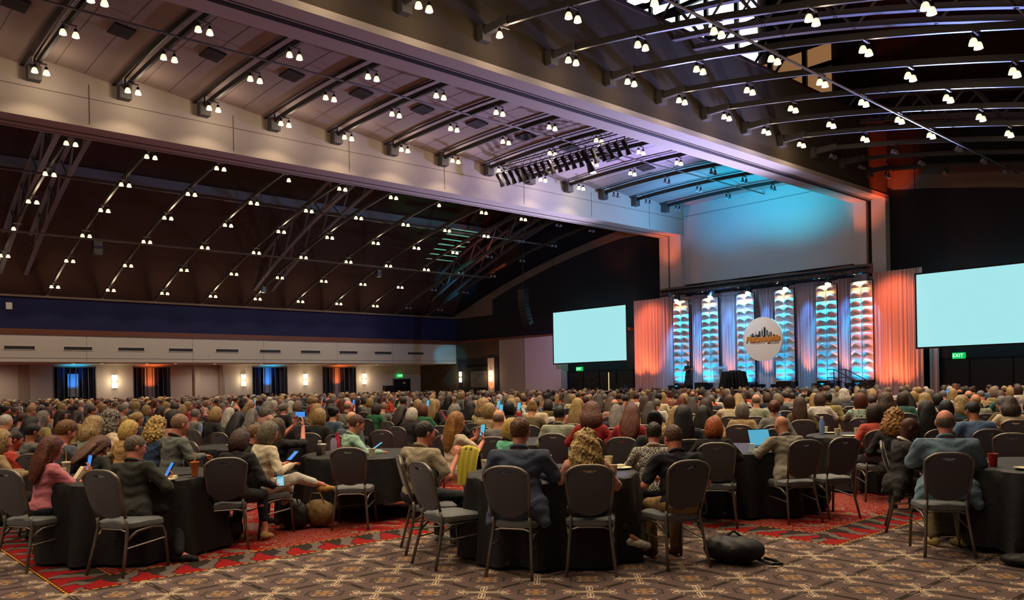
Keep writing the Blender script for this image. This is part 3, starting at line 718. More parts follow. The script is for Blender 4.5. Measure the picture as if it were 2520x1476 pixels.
# theatrical spotlights on a truss under the vault
t = thing('lighting_truss', 'short black lighting truss hung below the central vault with spotlights on it', 'truss', (-25.9, 26.6, 12.1))
tb = MB()
for y in (-0.15, 0.15):
    for z in (0, 0.3): tb.tube([(-4.2, y, z), (4.3, y, z - 0.2)], 0.025, 6)
for k in range(28):
    x = -4.2 + k * 0.3; tb.tube([(x, -0.15, 0.3 * (k % 2)), (x + 0.3, -0.15, 0.3 * ((k + 1) % 2))], 0.012, 4).tube([(x, -0.15, 0), (x, 0.15, 0)], 0.012, 4)
for k in range(6): tb.tube([(-3.8 + k * 1.5, 0, 0.3), (-3.8 + k * 1.5, 0, 0.75)], 0.012, 4)
tb.build('truss_frame', M['black_metal'], t)
fx = None
for k in range(19):
    x = -30.0 + k * 0.445; z = 12.0 - 0.013 * k; big = (k == 13)
    lab = 'black theatre spotlight under the central vault, %s from the left' % ORD[k] if not big else 'larger black spotlight with a bright lens under the central vault'
    if fx is None:
        fx = thing('theatre_spotlight', lab, 'spotlight', (x, 26.45, z), 0, 'spotlights hung under the vault')
        R0 = Matrix.Rotation(0.0, 3, 'X')
        MB().tube([(-0.05, -0.10, 0.0), (-0.02, 0.02, -0.16), (0.02, 0.10, -0.34)], [0.085, 0.10, 0.075], 10).tube([(0.02, 0.10, -0.33), (0.06, 0.20, -0.62)], [0.075, 0.12], 10).build('barrel', M['black_plastic'], fx, 'auto')
        MB().tube([(-0.13, 0.0, -0.2), (-0.13, 0.0, 0.02), (0.13, 0.0, 0.02), (0.13, 0, -0.2)], 0.012, 4).tube([(0, 0, 0.02), (0, 0, 0.14)], 0.02, 5).build('yoke', M['black_metal'], fx)
    else:
        o = dup(fx, (x, 26.45, z), label=lab)
        if big: o.scale = (1.5, 1.5, 1.5); MB().lathe([(0, 0), (0.11, 0)], 12).build('lens', M['glow_white'], o, loc=(0.07, 0.215, -0.63))

# ================================================================== THE STAGE
SZ = 1.12
st = thing('stage_platform', 'low black skirted stage in front of the lit backdrop', 'stage', (0, 0, 0))
MB().b2((-35.6, 38.4, SZ - 0.06), (-18.9, 42.45, SZ)).build('deck', mat('stage_deck', '#3c3a40', 0.35, noise=0.1), st)
MB().grid(lambda u, v: (-35.6 + 16.7 * u, 38.38 + 0.03 * math.sin(u * 480), SZ - 0.03 - (SZ - 0.06) * v), 400, 1).build('skirt', M['black_cloth'], st, True)
MB().b2((-35.6, 38.36, SZ - 0.05), (-18.9, 38.4, SZ + 0.005)).build('edge_strip', M['white_pl'], st)
def drape(name, x0, x1, y, z0, z1, folds, amp, lab, grp='stage backdrop curtains', m='curtain', tie=None):
    rnd = random.Random(int(abs(x0) * 100)); ph = [rnd.uniform(0, 6) for _ in range(4)]
    def f(u, v):
        x = x0 + (x1 - x0) * u
        a = u * folds * 2 * PI
        w = math.sin(a + ph[0]) + 0.5 * math.sin(a * 1.73 + ph[1]) + 0.35 * math.sin(a * 0.41 + ph[2])
        if tie: x = (x0 + x1) / 2 + (x - (x0 + x1) / 2) * (1 - 0.45 * math.exp(-((v - tie) / 0.2) ** 2))
        return (x, y + amp * w * (0.75 + 0.25 * v), z1 + (z0 - z1) * v)
    o = MB().grid(f, int(folds * 12), 16 if tie else 4).build(name, M[m], None, True)
    return tag(o, lab, 'curtain', grp)
drape('stage_curtain', -34.55, -31.3, 42.2, SZ, 7.0, 16, 0.05, 'orange-lit pleated curtain at the left end of the stage')
drape('stage_curtain', -30.0, -29.05, 42.25, SZ, 6.95, 6, 0.05, 'grey curtain between the first and second tiled panels from the left')
drape('stage_curtain', -27.9, -26.6, 42.25, SZ, 6.95, 8, 0.05, 'purple-grey curtain between the second and third tiled panels')
drape('stage_curtain', -25.5, -24.15, 42.25, SZ, 6.9, 8, 0.05, 'curtain behind the round sign, between the third and fourth tiled panels', tie=0.3)
drape('stage_curtain', -23.05, -21.65, 42.25, SZ, 6.95, 8, 0.05, 'curtain between the fourth and fifth tiled panels')
drape('stage_curtain', -20.6, -19.7, 42.25, SZ, 6.95, 6, 0.05, 'curtain between the fifth and sixth tiled panels')
drape('stage_curtain', -31.4, -18.6, 42.6, SZ, 6.95, 60, 0.03, 'long grey back curtain behind all the tiled panels')
drape('stage_curtain', -18.65, -16.2, 42.05, 0.0, 7.05, 13, 0.06, 'orange-lit pleated curtain at the right end of the stage')
drape('stage_curtain', -16.15, -15.7, 42.6, 0.0, 3.2, 3, 0.05, 'narrow orange-lit strip of curtain under the corner of the right screen')
# tiled white panels: six, each two tiles wide and twelve high
def tile_mesh(w, h):
    def f(u, v):
        crest = 0.22 + 0.42 * math.sin(PI * u) ** 0.9
        if v < crest: d = (v / crest) ** 2.2
        else: d = (1 - (v - crest) / (1 - crest)) ** 0.9
        d *= math.sin(PI * min(1, max(0, u))) ** 0.7
        return ((u - 0.5) * w, -0.20 * d, (v - 0.5) * h)
    return MB().grid(f, 16, 20).mesh('tile', M['tile'], True)
PX = [(-31.25, -30.02), (-29.12, -27.9), (-26.66, -25.5), (-24.2, -23.0), (-21.72, -20.55), (-19.8, -18.65)]
tm = tile_mesh(0.58, 0.425)
for i, (a, b) in enumerate(PX):
    t = thing('tiled_panel', 'tall column of white sculpted foam tiles on the stage, %s from the left' % ORD[i], 'stage panel', ((a + b) / 2, 41.95, 1.5), 0, 'white tiled columns on the stage')
    MB().b2((-0.62, 0.02, 0), (0.62, 0.08, 5.2)).b2((-0.6, 0.02, SZ - 1.5), (-0.55, 0.3, 0)).b2((0.55, 0.02, SZ - 1.5), (0.6, 0.3, 0)).build('panel_frame', M['black_metal'], t)
    for r in range(12):
        for c in range(2):
            tl = link('tile', tm, t, ((c - 0.5) * 0.6, 0.02, 0.22 + r * 0.43))
# round logo sign
t = thing('round_sign', 'white round sign with an orange city script and a dark skyline, hung at centre stage', 'sign', (-24.65, 41.45, 3.93))
MB().prism([(1.25 * math.cos(2 * PI * k / 64), 1.25 * math.sin(2 * PI * k / 64)) for k in range(64)], 1, -0.05, 0.02).build('disc', M['disc'], t)
sk = MB(); ZB = 0.12
def bld(x, w, h, tip=None, rnd=False):
    if rnd:
        poly = [(x - w / 2, ZB), (x + w / 2, ZB)] + [(x + w / 2 * math.cos(q), h - w / 2 + w / 2 * math.sin(q)) for q in [PI * k / 8 for k in range(9)]]
    elif tip: poly = [(x - w / 2, ZB), (x + w / 2, ZB), (x + w / 2, h - tip), (x, h), (x - w / 2, h - tip)]
    else: poly = [(x - w / 2, ZB), (x + w / 2, ZB), (x + w / 2, h), (x - w / 2, h)]
    sk.prism(poly, 1, -0.062, -0.05)
for a in ((-0.72, 0.07, 0.28), (-0.61, 0.09, 0.36), (-0.50, 0.12, 0.24), (-0.30, 0.16, 0.27), (-0.41, 0.035, 0.50, 0.22), (-0.17, 0.12, 0.46, None, True), (-0.01, 0.08, 0.60, 0.18), (0.15, 0.11, 0.64), (0.13, 0.05, 0.68), (0.30, 0.08, 0.50, None, True), (0.43, 0.05, 0.42, 0.1), (0.54, 0.08, 0.38), (0.66, 0.05, 0.28, 0.06), (0.76, 0.06, 0.24, 0.05), (0.86, 0.04, 0.18)):
    bld(*a)
sk.build('skyline', M['slate_ink'], t)
text_mesh('script_outline', 'Philadelphia', 0.46, M['slate_ink'], t, (0.015, -0.060, 0.0), (PI / 2, -0.02, 0), 0.002, 0.25, sx=0.98, offset=0.03)
text_mesh('script', 'Philadelphia', 0.46, M['orange_ink'], t, (0.0, -0.068, 0.015), (PI / 2, -0.02, 0), 0.003, 0.25, sx=0.98, offset=0.014)
text_mesh('hashtag', '#ACCE', 0.15, M['slate_ink'], t, (0.62, -0.06, -0.24), (PI / 2, -0.02, 0), 0.002, 0, sx=1.05, offset=0.002)
text_mesh('hashtag_year', '25', 0.15, M['red_ink'], t, (0.96, -0.06, -0.235), (PI / 2, -0.02, 0), 0.002, 0, sx=1.05, offset=0.002)
text_mesh('strapline', 'INVENT THE FUTURE', 0.085, M['red_ink'], t, (-0.28, -0.06, -0.235), (PI / 2, 0, 0), 0.002, 0, sx=1.1)
MB().tube([(-0.5, 0.0, 1.1), (-0.5, -0.2, 3.05)], 0.012, 4).tube([(0.5, 0, 1.1), (0.5, -0.2, 3.05)], 0.012, 4).build('hanging_wire', M['black_metal'], t)
# top truss with its drape and lights
t = thing('stage_truss', 'long black truss with a dark drape along the top of the stage backdrop', 'truss', (0, 0, 0))
tb = MB()
for y in (40.9, 41.25):
    for z in (6.95, 7.25): tb.tube([(-31.6, y, z), (-18.4, y, z)], 0.03, 6)
for k in range(44):
    x = -31.6 + k * 0.3; tb.tube([(x, 40.9, 6.95 + 0.3 * (k % 2)), (x + 0.3, 40.9, 6.95 + 0.3 * ((k + 1) % 2))], 0.015, 4)
tb.build('truss_frame', M['black_metal'], t)
MB().grid(lambda u, v: (-31.7 + 13.4 * u, 41.35 + 0.03 * math.sin(u * 90), 6.98 + 0.48 * v + 0.03 * math.sin(u * 23)), 200, 2).build('truss_drape', M['arch'], t, True)
def stage_spot(x, i):
    lab = 'black stage spotlight with a bright lens below the stage truss, %s from the left' % ORD[i]
    t = thing('stage_spotlight', lab, 'spotlight', (x, 40.7, 6.75), 0, 'bright stage spotlights on the truss')
    MB().tube([(0, 0.05, 0.1), (0, -0.06, -0.08), (0, -0.14, -0.22)], [0.10, 0.16, 0.18], 12).build('housing', M['black_plastic'], t, 'auto')
    MB().tube([(-0.2, -0.05, -0.1), (-0.2, 0, 0.25), (0.2, 0, 0.25), (0.2, -0.05, -0.1)], 0.02, 5).tube([(0, 0, 0.25), (0, 0.2, 0.27)], 0.03, 5).build('yoke', M['black_metal'], t)
    MB().lathe([(0, 0), (0.15, 0)], 14).build('lens', M['glow_white'], t, loc=(0, -0.15, -0.235)).rotation_euler = (-0.55, 0, 0)
for i, x in enumerate((-29.9, -27.5, -25.0, -22.7, -20.3)): stage_spot(x, i)
# lights of the stage: warm heads over each panel, cyan wash from the truss, orange and blue uplights
for i, (a, b) in enumerate(PX):
    x = (a + b) / 2
    light('SPOT', 'panel_top_light', (x, 41.2, 7.05), 420, (1.0, 0.55, 0.25), (x, 41.95, 6.3), math.radians(58), 0.9, 0.05)
    for s in (-0.3, 0.3):
        light('SPOT', 'panel_cyan_wash', (x + s, 41.62 if i in (2, 3) else 41.25, 7.1), 1500, (0.0, 0.5, 1.0), (x + s, 41.95, 3.4), math.radians(44), 0.6, 0.05)
    light('SPOT', 'panel_base_light', (x, 41.2, SZ + 0.2), 150, (0.0, 0.5, 1.0), (x, 41.9, 2.1), math.radians(90), 0.9, 0.08)
for x in (-29.5, -27.25, -24.8, -22.3, -20.15):
    light('SPOT', 'curtain_orange_uplight', (x, 41.75, SZ + 0.1), 420, (1.0, 0.28, 0.12), (x, 42.3, 5.5), math.radians(50), 0.8, 0.05)
for x in (-29.5, -27.3, -24.8, -22.3, -20.1):
    light('SPOT', 'curtain_blue_wash', (x, 41.7, 6.8), 500, (0.08, 0.32, 1.0), (x, 42.2, 3.4), math.radians(46), 0.9, 0.1)
for x, w in ((-34.1, 600), (-33.0, 600), (-18.0, 600), (-17.1, 600)):
    light('SPOT', 'end_curtain_uplight', (x, 41.0, 0.4 if x > -20 else SZ + 0.1), w, (1.0, 0.17, 0.05), (x, 42.2, 4.2), math.radians(70), 0.8, 0.05)
light('SPOT', 'end_curtain_top', (-33.2, 40.0, 7.6), 900, (1.0, 0.16, 0.06), (-33.0, 42.2, 4.4), math.radians(80), 1.0, 0.1)
light('SPOT', 'end_curtain_top', (-17.4, 40.0, 7.6), 900, (1.0, 0.16, 0.06), (-17.4, 42.1, 4.4), math.radians(80), 1.0, 0.1)
light('SPOT', 'curtain_blue_edge', (-31.2, 40.2, 7.0), 420, (0.05, 0.35, 1.0), (-31.4, 42.4, 3.5), math.radians(34), 0.8, 0.1)
light('SPOT', 'sign_front_light', (-25.5, 34.0, 10.6), 1500, (1.0, 0.76, 0.52), (-24.65, 41.45, 3.95), math.radians(16), 0.4, 0.1)
light('SPOT', 'speaker_front_light', (-24.5, 27.5, 11.4), 2200, (1.0, 0.85, 0.7), (-28.6, 40.0, 2.0), math.radians(12), 0.6, 0.1)
light('AREA', 'stage_floor_blue', (-27.0, 40.2, 7.2), 160, (0.2, 0.5, 1.0), (-27.0, 39.9, 0), 1.0, sy=0.5)
# footlights and boxes on the stage
f0 = None
for i, (x, w) in enumerate(((-30.6, 1.3), (-28.5, 1.3), (-25.0, 0.9), (-23.6, 1.1), (-21.1, 1.2), (-19.3, 1.2))):
    t = thing('footlight_bar', 'low black footlight bar standing behind the stage edge, %s from the left' % ORD[i], 'footlight', (x, 41.4, SZ), 0, 'footlight bars on the stage')
    MB().b2((-w / 2, -0.08, 0.08), (w / 2, 0.08, 0.26)).build('housing', M['black_plastic'], t)
    for s_ in (-1, 1): MB().box((s_ * (w / 2 - 0.13), 0, 0.05), (0.06, 0.2, 0.1)).build('foot', M['black_metal'], t)
for i, (x, y, lab) in enumerate(((-33.0, 38.9, 'dark monitor wedge at the left end of the stage'), (-27.1, 39.0, 'grey monitor wedge left of the draped stage table'), (-21.9, 39.0, 'grey monitor wedge right of the draped stage table'))):
    t = thing('monitor_wedge', lab, 'stage monitor', (x, y, SZ), 0.0, 'stage monitor wedges')
    MB().prism([(-0.2, 0), (0.25, 0), (0.25, 0.18), (-0.05, 0.42), (-0.2, 0.42)], 0, -0.38, 0.38).build('cabinet', M['black_plastic'], t)
    MB().prism([(0.20, 0.235), (-0.02, 0.41), (-0.01, 0.42), (0.21, 0.245)], 0, -0.32, 0.32).build('grille', M['grille'], t)
t = thing('confidence_monitor', 'black flat monitor leaning at the front of the stage below the speaker', 'monitor', (-28.2, 38.0, 0.62))
MB().box((0, 0, 0.2), (1.25, 0.08, 0.72), rot=Matrix.Rotation(-0.5, 3, 'X')).build('screen_panel', M['black_plastic'], t)
MB().b2((-0.3, 0, -0.62), (0.3, 0.3, 0.05)).build('stand', M['black_metal'], t)
# draped high table
t = thing('draped_table', 'tall round table under a black pleated cloth at centre stage', 'table', (-25.6, 39.9, SZ))
MB().lathe([(0.0, 1.02), (0.60, 1.02), (0.63, 0.98), (0.70, 0.5), (0.78, 0.02)], 96, wob=lambda k, a: 0 if k < 2 else 0.03 * (k - 1) * math.sin(a * 22)).build('pleated_cloth', M['black_cloth'], t, 'auto')
MB().lathe([(0.0, 0), (0.4, 0), (0.05, 0.05), (0.05, 1.0), (0.55, 1.0), (0, 1.01)], 20).build('table_frame', M['black_metal'], t)
tag(MB().b2((-0.3, -0.15, 0), (0.3, 0.15, 0.05)).build('laptop', M['silver'], loc=(-25.5, 39.9, SZ + 1.02)), 'closed grey laptop on the draped stage table', 'laptop')
# clear lectern
t = thing('acrylic_lectern', 'clear acrylic lectern with a slanted top left of the draped table', 'lectern', (-26.9, 40.3, SZ))
MB().prism([(-0.25, 1.15), (0.3, 1.3), (0.3, 1.33), (-0.25, 1.18)], 0, -0.5, 0.5).build('slanted_top', M['acrylic'], t)
MB().b2((-0.3, -0.02, 0.03), (0.3, 0.02, 1.2)).build('upright', M['acrylic'], t)
MB().b2((-0.4, -0.25, 0), (0.4, 0.25, 0.03)).build('base', M['acrylic'], t)
MB().tube([(0.2, 0, 1.28), (0.25, 0.05, 1.6)], 0.008, 4).build('microphone', M['black_metal'], t)
# stairs and rails
def stair(x0, sgn, lab):
    t = thing('stage_stairs', lab, 'stairs', (x0, 39.0, 0))
    for k in range(5):
        MB().b2((sgn * 0.3 * k, -0.6, SZ - 0.22 * (k + 1)), (sgn * 0.3 * (k + 1), 0.6, SZ - 0.22 * (k + 1) + 0.04)).build('tread', M['black_metal'], t)
    MB().prism([(0, SZ - 0.2), (sgn * 1.5, 0.0), (sgn * 1.3, 0.0), (0, SZ - 0.4)], 1, -0.62, -0.58).build('stringer', M['black_metal'], t)
    for y in (-0.62, 0.62):
        rb = MB()
        for o in (0.95, 0.55):
            rb.tube([(-sgn * 0.35, y, SZ + o - 0.05), (-sgn * 0.30, y, SZ + o), (0, y, SZ + o), (sgn * 2.1, y, o + 0.0), (sgn * 2.15, y, o - 0.12)], 0.022, 6)
        for q in (0.0, 0.95, 1.9): rb.tube([(sgn * q, y, SZ * (1 - q / 2.1)), (sgn * q, y, SZ * (1 - q / 2.1) + 0.95)], 0.02, 6)
        rb.build('handrail', M['black_metal'], t)
stair(-19.0, 1, 'black stairs with handrails at the right end of the stage')
stair(-35.6, -1, 'black stairs with handrails at the left end of the stage')
# projection screens
def screen(x0, x1, z0, z1, lab):
    t = thing('projection_screen', lab, 'screen', ((x0 + x1) / 2, 41.5, z0))
    w = (x1 - x0) / 2; h = z1 - z0
    MB().b2((-w, -0.02, 0), (w, 0.02, h)).build('screen_surface', M['proj'], t)
    MB().b2((-w - 0.08, -0.04, -0.08), (w + 0.08, 0.06, 0)).b2((-w - 0.08, -0.04, h), (w + 0.08, 0.06, h + 0.08)).b2((-w - 0.08, -0.04, 0), (-w, 0.06, h)).b2((w, -0.04, 0), (w + 0.08, 0.06, h)).build('screen_border', M['black_cloth'], t)
    MB().tube([(-w, 0, h), (-w, 0, h + 9)], 0.015, 4).tube([(w, 0, h), (w, 0, h + 9)], 0.015, 4).build('hanging_wire', M['black_metal'], t)
screen(-41.42, -34.66, 3.09, 6.73, 'blank pale cyan projection screen left of the stage')
screen(-16.25, -9.5, 3.07, 6.62, 'blank pale cyan projection screen right of the stage, cut by the right edge')

# ================================================================== PEOPLE
def _rot(ax, deg): return np.array(Matrix.Rotation(math.radians(deg), 3, ax))
def cap(a, b, ra, rb=None, k=0.02): return ('c', np.array(a, float), np.array(b, float), ra, ra if rb is None else rb, k)
def ell(c, r, R=None, k=0.03): return ('e', np.array(c, float), np.array(r, float), R, 0, k)
def xf(prims, R, t, s=1.0):
    out = []
    for p in prims:
        if p[0] == 'c': out.append(('c', R @ p[1] * s + t, R @ p[2] * s + t, p[3] * s, p[4] * s, p[5]))
        else: out.append(('e', R @ p[1] * s + t, p[2] * s, R if p[3] is None else R @ p[3], 0, p[5]))
    return out
def surface(prims, vox, cut=None, disp=None):
    """one smooth closed surface around all the shapes (distance field, then dual cells)"""
    lo = np.min([np.minimum(p[1], p[2]) - max(p[3], p[4]) if p[0] == 'c' else p[1] - max(p[2]) for p in prims], axis=0) - 0.05
    hi = np.max([np.maximum(p[1], p[2]) + max(p[3], p[4]) if p[0] == 'c' else p[1] + max(p[2]) for p in prims], axis=0) + 0.05
    n = np.ceil((hi - lo) / vox).astype(int) + 1
    ax = [lo[i] + vox * np.arange(n[i]) for i in range(3)]
    Fd = np.full(n, 0.2, np.float32)
    for p in prims:
        if p[0] == 'c': l, h = np.minimum(p[1], p[2]) - max(p[3], p[4]), np.maximum(p[1], p[2]) + max(p[3], p[4])
        else: l, h = p[1] - max(p[2]), p[1] + max(p[2])
        mg = 0.05
        i0 = np.maximum(0, np.floor((l - mg - lo) / vox).astype(int)); i1 = np.minimum(n, np.ceil((h + mg - lo) / vox).astype(int) + 1)
        sl = tuple(slice(a, b) for a, b in zip(i0, i1))
        X, Y, Z = np.meshgrid(ax[0][sl[0]], ax[1][sl[1]], ax[2][sl[2]], indexing='ij')
        Q = np.stack([X, Y, Z], -1)
        if p[0] == 'c':
            ba = p[2] - p[1]; L = ba @ ba + 1e-9
            t = np.clip(((Q - p[1]) @ ba) / L, 0, 1)
            d = np.linalg.norm(Q - p[1] - t[..., None] * ba, axis=-1) - (p[3] + (p[4] - p[3]) * t)
        else:
            q = Q - p[1]
            if p[3] is not None: q = q @ p[3]
            k0 = np.linalg.norm(q / p[2], axis=-1); k1 = np.linalg.norm(q / p[2] ** 2, axis=-1) + 1e-9
            d = k0 * (k0 - 1) / k1
        k = p[5]; cur = Fd[sl]
        hh = np.clip(0.5 + 0.5 * (cur - d) / k, 0, 1)
        Fd[sl] = cur * (1 - hh) + d * hh - k * hh * (1 - hh)
    if cut is not None or disp is not None:
        X, Y, Z = np.meshgrid(*ax, indexing='ij')
        if disp is not None: Fd = Fd - disp(X, Y, Z)
        if cut is not None: Fd = np.maximum(Fd, cut(X, Y, Z))
    Fd[0], Fd[-1], Fd[:, 0], Fd[:, -1], Fd[:, :, 0], Fd[:, :, -1] = .1, .1, .1, .1, .1, .1
    S = Fd < 0
    C = [S[a:n[0] - 1 + a, b:n[1] - 1 + b, c:n[2] - 1 + c] for a in (0, 1) for b in (0, 1) for c in (0, 1)]
    cnt = sum(c.astype(np.int8) for c in C); act = (cnt > 0) & (cnt < 8)
    idx = np.argwhere(act); ids = -np.ones(act.shape, int); ids[act] = np.arange(len(idx))
    offs = np.array([(a, b, c) for a in (0, 1) for b in (0, 1) for c in (0, 1)])
    vals = np.stack([Fd[idx[:, 0] + o[0], idx[:, 1] + o[1], idx[:, 2] + o[2]] for o in offs], 1)
    acc = np.zeros((len(idx), 3)); num = np.zeros(len(idx))
    for i in range(8):
        for j in range(i + 1, 8):
            if np.abs(offs[i] - offs[j]).sum() == 1:
                a, b = vals[:, i], vals[:, j]; m = (a < 0) != (b < 0)
                t = a / (a - b + 1e-12)
                acc[m] += offs[i] + t[m, None] * (offs[j] - offs[i]); num[m] += 1
    V = lo + (idx + acc / num[:, None]) * vox
    faces = []
    for d in range(3):
        e, f = [(1, 2), (2, 0), (0, 1)][d]
        A = [slice(None)] * 3; B = [slice(None)] * 3
        A[d] = slice(0, -1); B[d] = slice(1, None)
        for q in (e, f): A[q] = slice(1, -1); B[q] = slice(1, -1)
        s0, s1 = S[tuple(A)], S[tuple(B)]
        P = np.argwhere(s0 != s1); 
        if len(P) == 0: continue
        fl = s0[P[:, 0], P[:, 1], P[:, 2]]
        P = P.copy(); P[:, e] += 1; P[:, f] += 1
        def g(de, df):
            q = P.copy(); q[:, e] -= de; q[:, f] -= df; return ids[q[:, 0], q[:, 1], q[:, 2]]
        Qd = np.stack([g(1, 1), g(0, 1), g(0, 0), g(1, 0)], 1)
        Qd[~fl] = Qd[~fl][:, ::-1]
        faces.append(Qd)
    Fc = np.concatenate(faces); Fc = Fc[(Fc >= 0).all(1)]
    return V, Fc
def smesh(name, prims, vox, mat_, cut=None, disp=None):
    V, Fc = surface(prims, vox, cut, disp)
    me = bpy.data.meshes.new(name)
    me.vertices.add(len(V)); me.vertices.foreach_set('co', V.astype(np.float32).ravel())
    me.loops.add(Fc.size); me.loops.foreach_set('vertex_index', Fc.astype(np.int32).ravel())
    me.polygons.add(len(Fc)); me.polygons.foreach_set('loop_start', np.arange(0, Fc.size, 4, dtype=np.int32))
    me.update(calc_edges=True); me.validate()
    me.polygons.foreach_set('use_smooth', [True] * len(me.polygons))
    me.materials.append(mat_)
    return me

# ---- hair, in a frame at the middle of the head (facing +Y)
def hair_prims(kind):
    capc = [ell((0, -0.008, 0.015), (0.083, 0.102, 0.103))]
    cut = lambda X, Y, Z: -(Z - (-0.075 + 0.125 * np.clip((Y + 0.05) / 0.13, 0, 1)))
    st = lambda X, Y, Z: 0.004 * np.sin(38 * np.arctan2(X, Y + 0.02) + 9 * np.sin(Z * 22)) 
    curl = lambda X, Y, Z: 0.012 * (np.sin(X * 95 + 2 * np.sin(Z * 40)) * np.sin(Y * 90 + 1.3) * np.sin(Z * 80) * 1.6)
    big = lambda lim: (lambda X, Y, Z: -(np.where(Y > 0.035, Z - 0.045, 1.0)) - 0 * X)
    if kind == 'S': return capc, cut, st
    if kind == 'B': return [ell((0, -0.012, -0.005), (0.081, 0.098, 0.082))], (lambda X, Y, Z: np.maximum(-(Z - (-0.07 + 0.11 * np.clip((Y + 0.05) / 0.1, 0, 1))), Z - 0.045)), None
    if kind == 'O': return capc + [ell((0, -0.025, -0.03), (0.098, 0.092, 0.125)), ell((0.06, 0.0, -0.07), (0.035, 0.06, 0.08)), ell((-0.06, 0.0, -0.07), (0.035, 0.06, 0.08))], big(0), st
    if kind == 'L': return capc + [ell((0, -0.02, -0.02), (0.096, 0.095, 0.12)), ell((0, -0.085, -0.17), (0.115, 0.045, 0.20)), cap((0.065, 0.0, -0.02), (0.085, -0.04, -0.24), 0.032, 0.022), cap((-0.065, 0, -0.02), (-0.085, -0.04, -0.24), 0.032, 0.022)], big(0), st
    if kind == 'C': return [ell((0, -0.015, 0.02), (0.105, 0.118, 0.118)), ell((0, -0.05, -0.09), (0.13, 0.085, 0.13)), cap((0.075, 0.0, -0.05), (0.09, -0.02, -0.17), 0.045, 0.04), cap((-0.075, 0, -0.05), (-0.09, -0.02, -0.17), 0.045, 0.04)], big(0), curl
    if kind == 'U': return capc + [ell((0, -0.085, 0.06), (0.052, 0.05, 0.048))], cut, st
    if kind == 'P': return capc + [ell((0, -0.105, 0.03), (0.03, 0.03, 0.03)), cap((0, -0.12, 0.02), (0, -0.13, -0.16), 0.032, 0.018)], cut, st
    if kind == 'W': return capc + [ell((0, -0.02, -0.02), (0.10, 0.10, 0.125)), ell((0, -0.085, -0.15), (0.135, 0.060, 0.185)), ell((0.02, -0.10, -0.27), (0.11, 0.055, 0.14)), cap((0.07, 0.0, -0.02), (0.11, -0.03, -0.25), 0.04, 0.035), cap((-0.07, 0, -0.02), (-0.11, -0.03, -0.25), 0.04, 0.035)], big(0), \
        (lambda X, Y, Z: 0.011 * np.sin(30 * np.arctan2(X, Y + 0.12) + 5 * np.sin(Z * 30 + X * 20)) + 0.006 * np.sin(Z * 55 + X * 30))
    if kind == 'T': return [ell((0, -0.01, 0.015), (0.085, 0.104, 0.104)), ell((0, 0.02, 0.06), (0.075, 0.075, 0.065))], cut, st
HAIR_CACHE = {}
def hair_mesh(kind, vox=0.012):
    key = (kind, vox)
    if key not in HAIR_CACHE:
        p, c, d = hair_prims(kind)
        if vox > 0.015: d = None
        HAIR_CACHE[key] = smesh('hair', p, vox, M['o_curl'] if kind in 'CW' else M['o_hair'], c, d)
    return HAIR_CACHE[key]

def head_prims():
    return [ell((0, -0.008, 0.018), (0.075, 0.094, 0.092)), ell((0, 0.028, -0.045), (0.058, 0.066, 0.078)), ell((0, 0.055, 0.005), (0.055, 0.038, 0.06)),
            cap((0, 0.088, 0.0), (0, 0.112, -0.028), 0.009, 0.014, 0.012), ell((0, 0.082, -0.068), (0.026, 0.014, 0.012), k=0.008), ell((0, 0.072, -0.098), (0.028, 0.022, 0.02)),
            ell((0.078, -0.005, -0.012), (0.011, 0.022, 0.033), k=0.01), ell((-0.078, -0.005, -0.012), (0.011, 0.022, 0.033), k=0.01),
            ell((0.042, 0.06, -0.03), (0.022, 0.022, 0.022)), ell((-0.042, 0.06, -0.03), (0.022, 0.022, 0.022)), cap((-0.035, 0.085, 0.022), (0.035, 0.085, 0.022), 0.010, k=0.015)]
def hand_prims(w, d, n, s=1.0, curl=0.5, side=1):
    """palm and five fingers; w wrist point, d direction of the fingers, n palm normal"""
    d = np.array(d, float); d /= np.linalg.norm(d); n = np.array(n, float); n -= d * (n @ d); n /= np.linalg.norm(n); x = np.cross(d, n) * side
    P = lambda a, b, c: np.array(w, float) + (x * a + d * b + n * c) * s
    out = [ell(P(0, 0.05, 0), np.array((0.038, 0.048, 0.015)) * s, np.stack([x, d, n], 1), 0.012)]
    for i, (o, L) in enumerate(((-0.030, 0.060), (-0.010, 0.072), (0.010, 0.068), (0.029, 0.052))):
        c1, c2 = math.cos(curl), math.sin(curl); e1, e2 = math.cos(curl * 2.2), math.sin(curl * 2.2)
        k0 = P(o, 0.088, 0); k1 = P(o * 1.1, 0.088 + L * 0.55 * c1, L * 0.55 * c2); k2 = P(o * 1.1, 0.088 + L * 0.55 * c1 + L * 0.45 * e1, L * 0.55 * c2 + L * 0.45 * e2)
        out += [cap(k0, k1, 0.0095 * s, 0.009 * s, 0.004), cap(k1, k2, 0.009 * s, 0.0078 * s, 0.004)]
    out += [cap(P(-0.032, 0.025, 0.005), P(-0.058, 0.058, 0.018), 0.012 * s, 0.010 * s, 0.006), cap(P(-0.058, 0.058, 0.018), P(-0.056, 0.088, 0.026), 0.010 * s, 0.0085 * s, 0.004)]
    return out

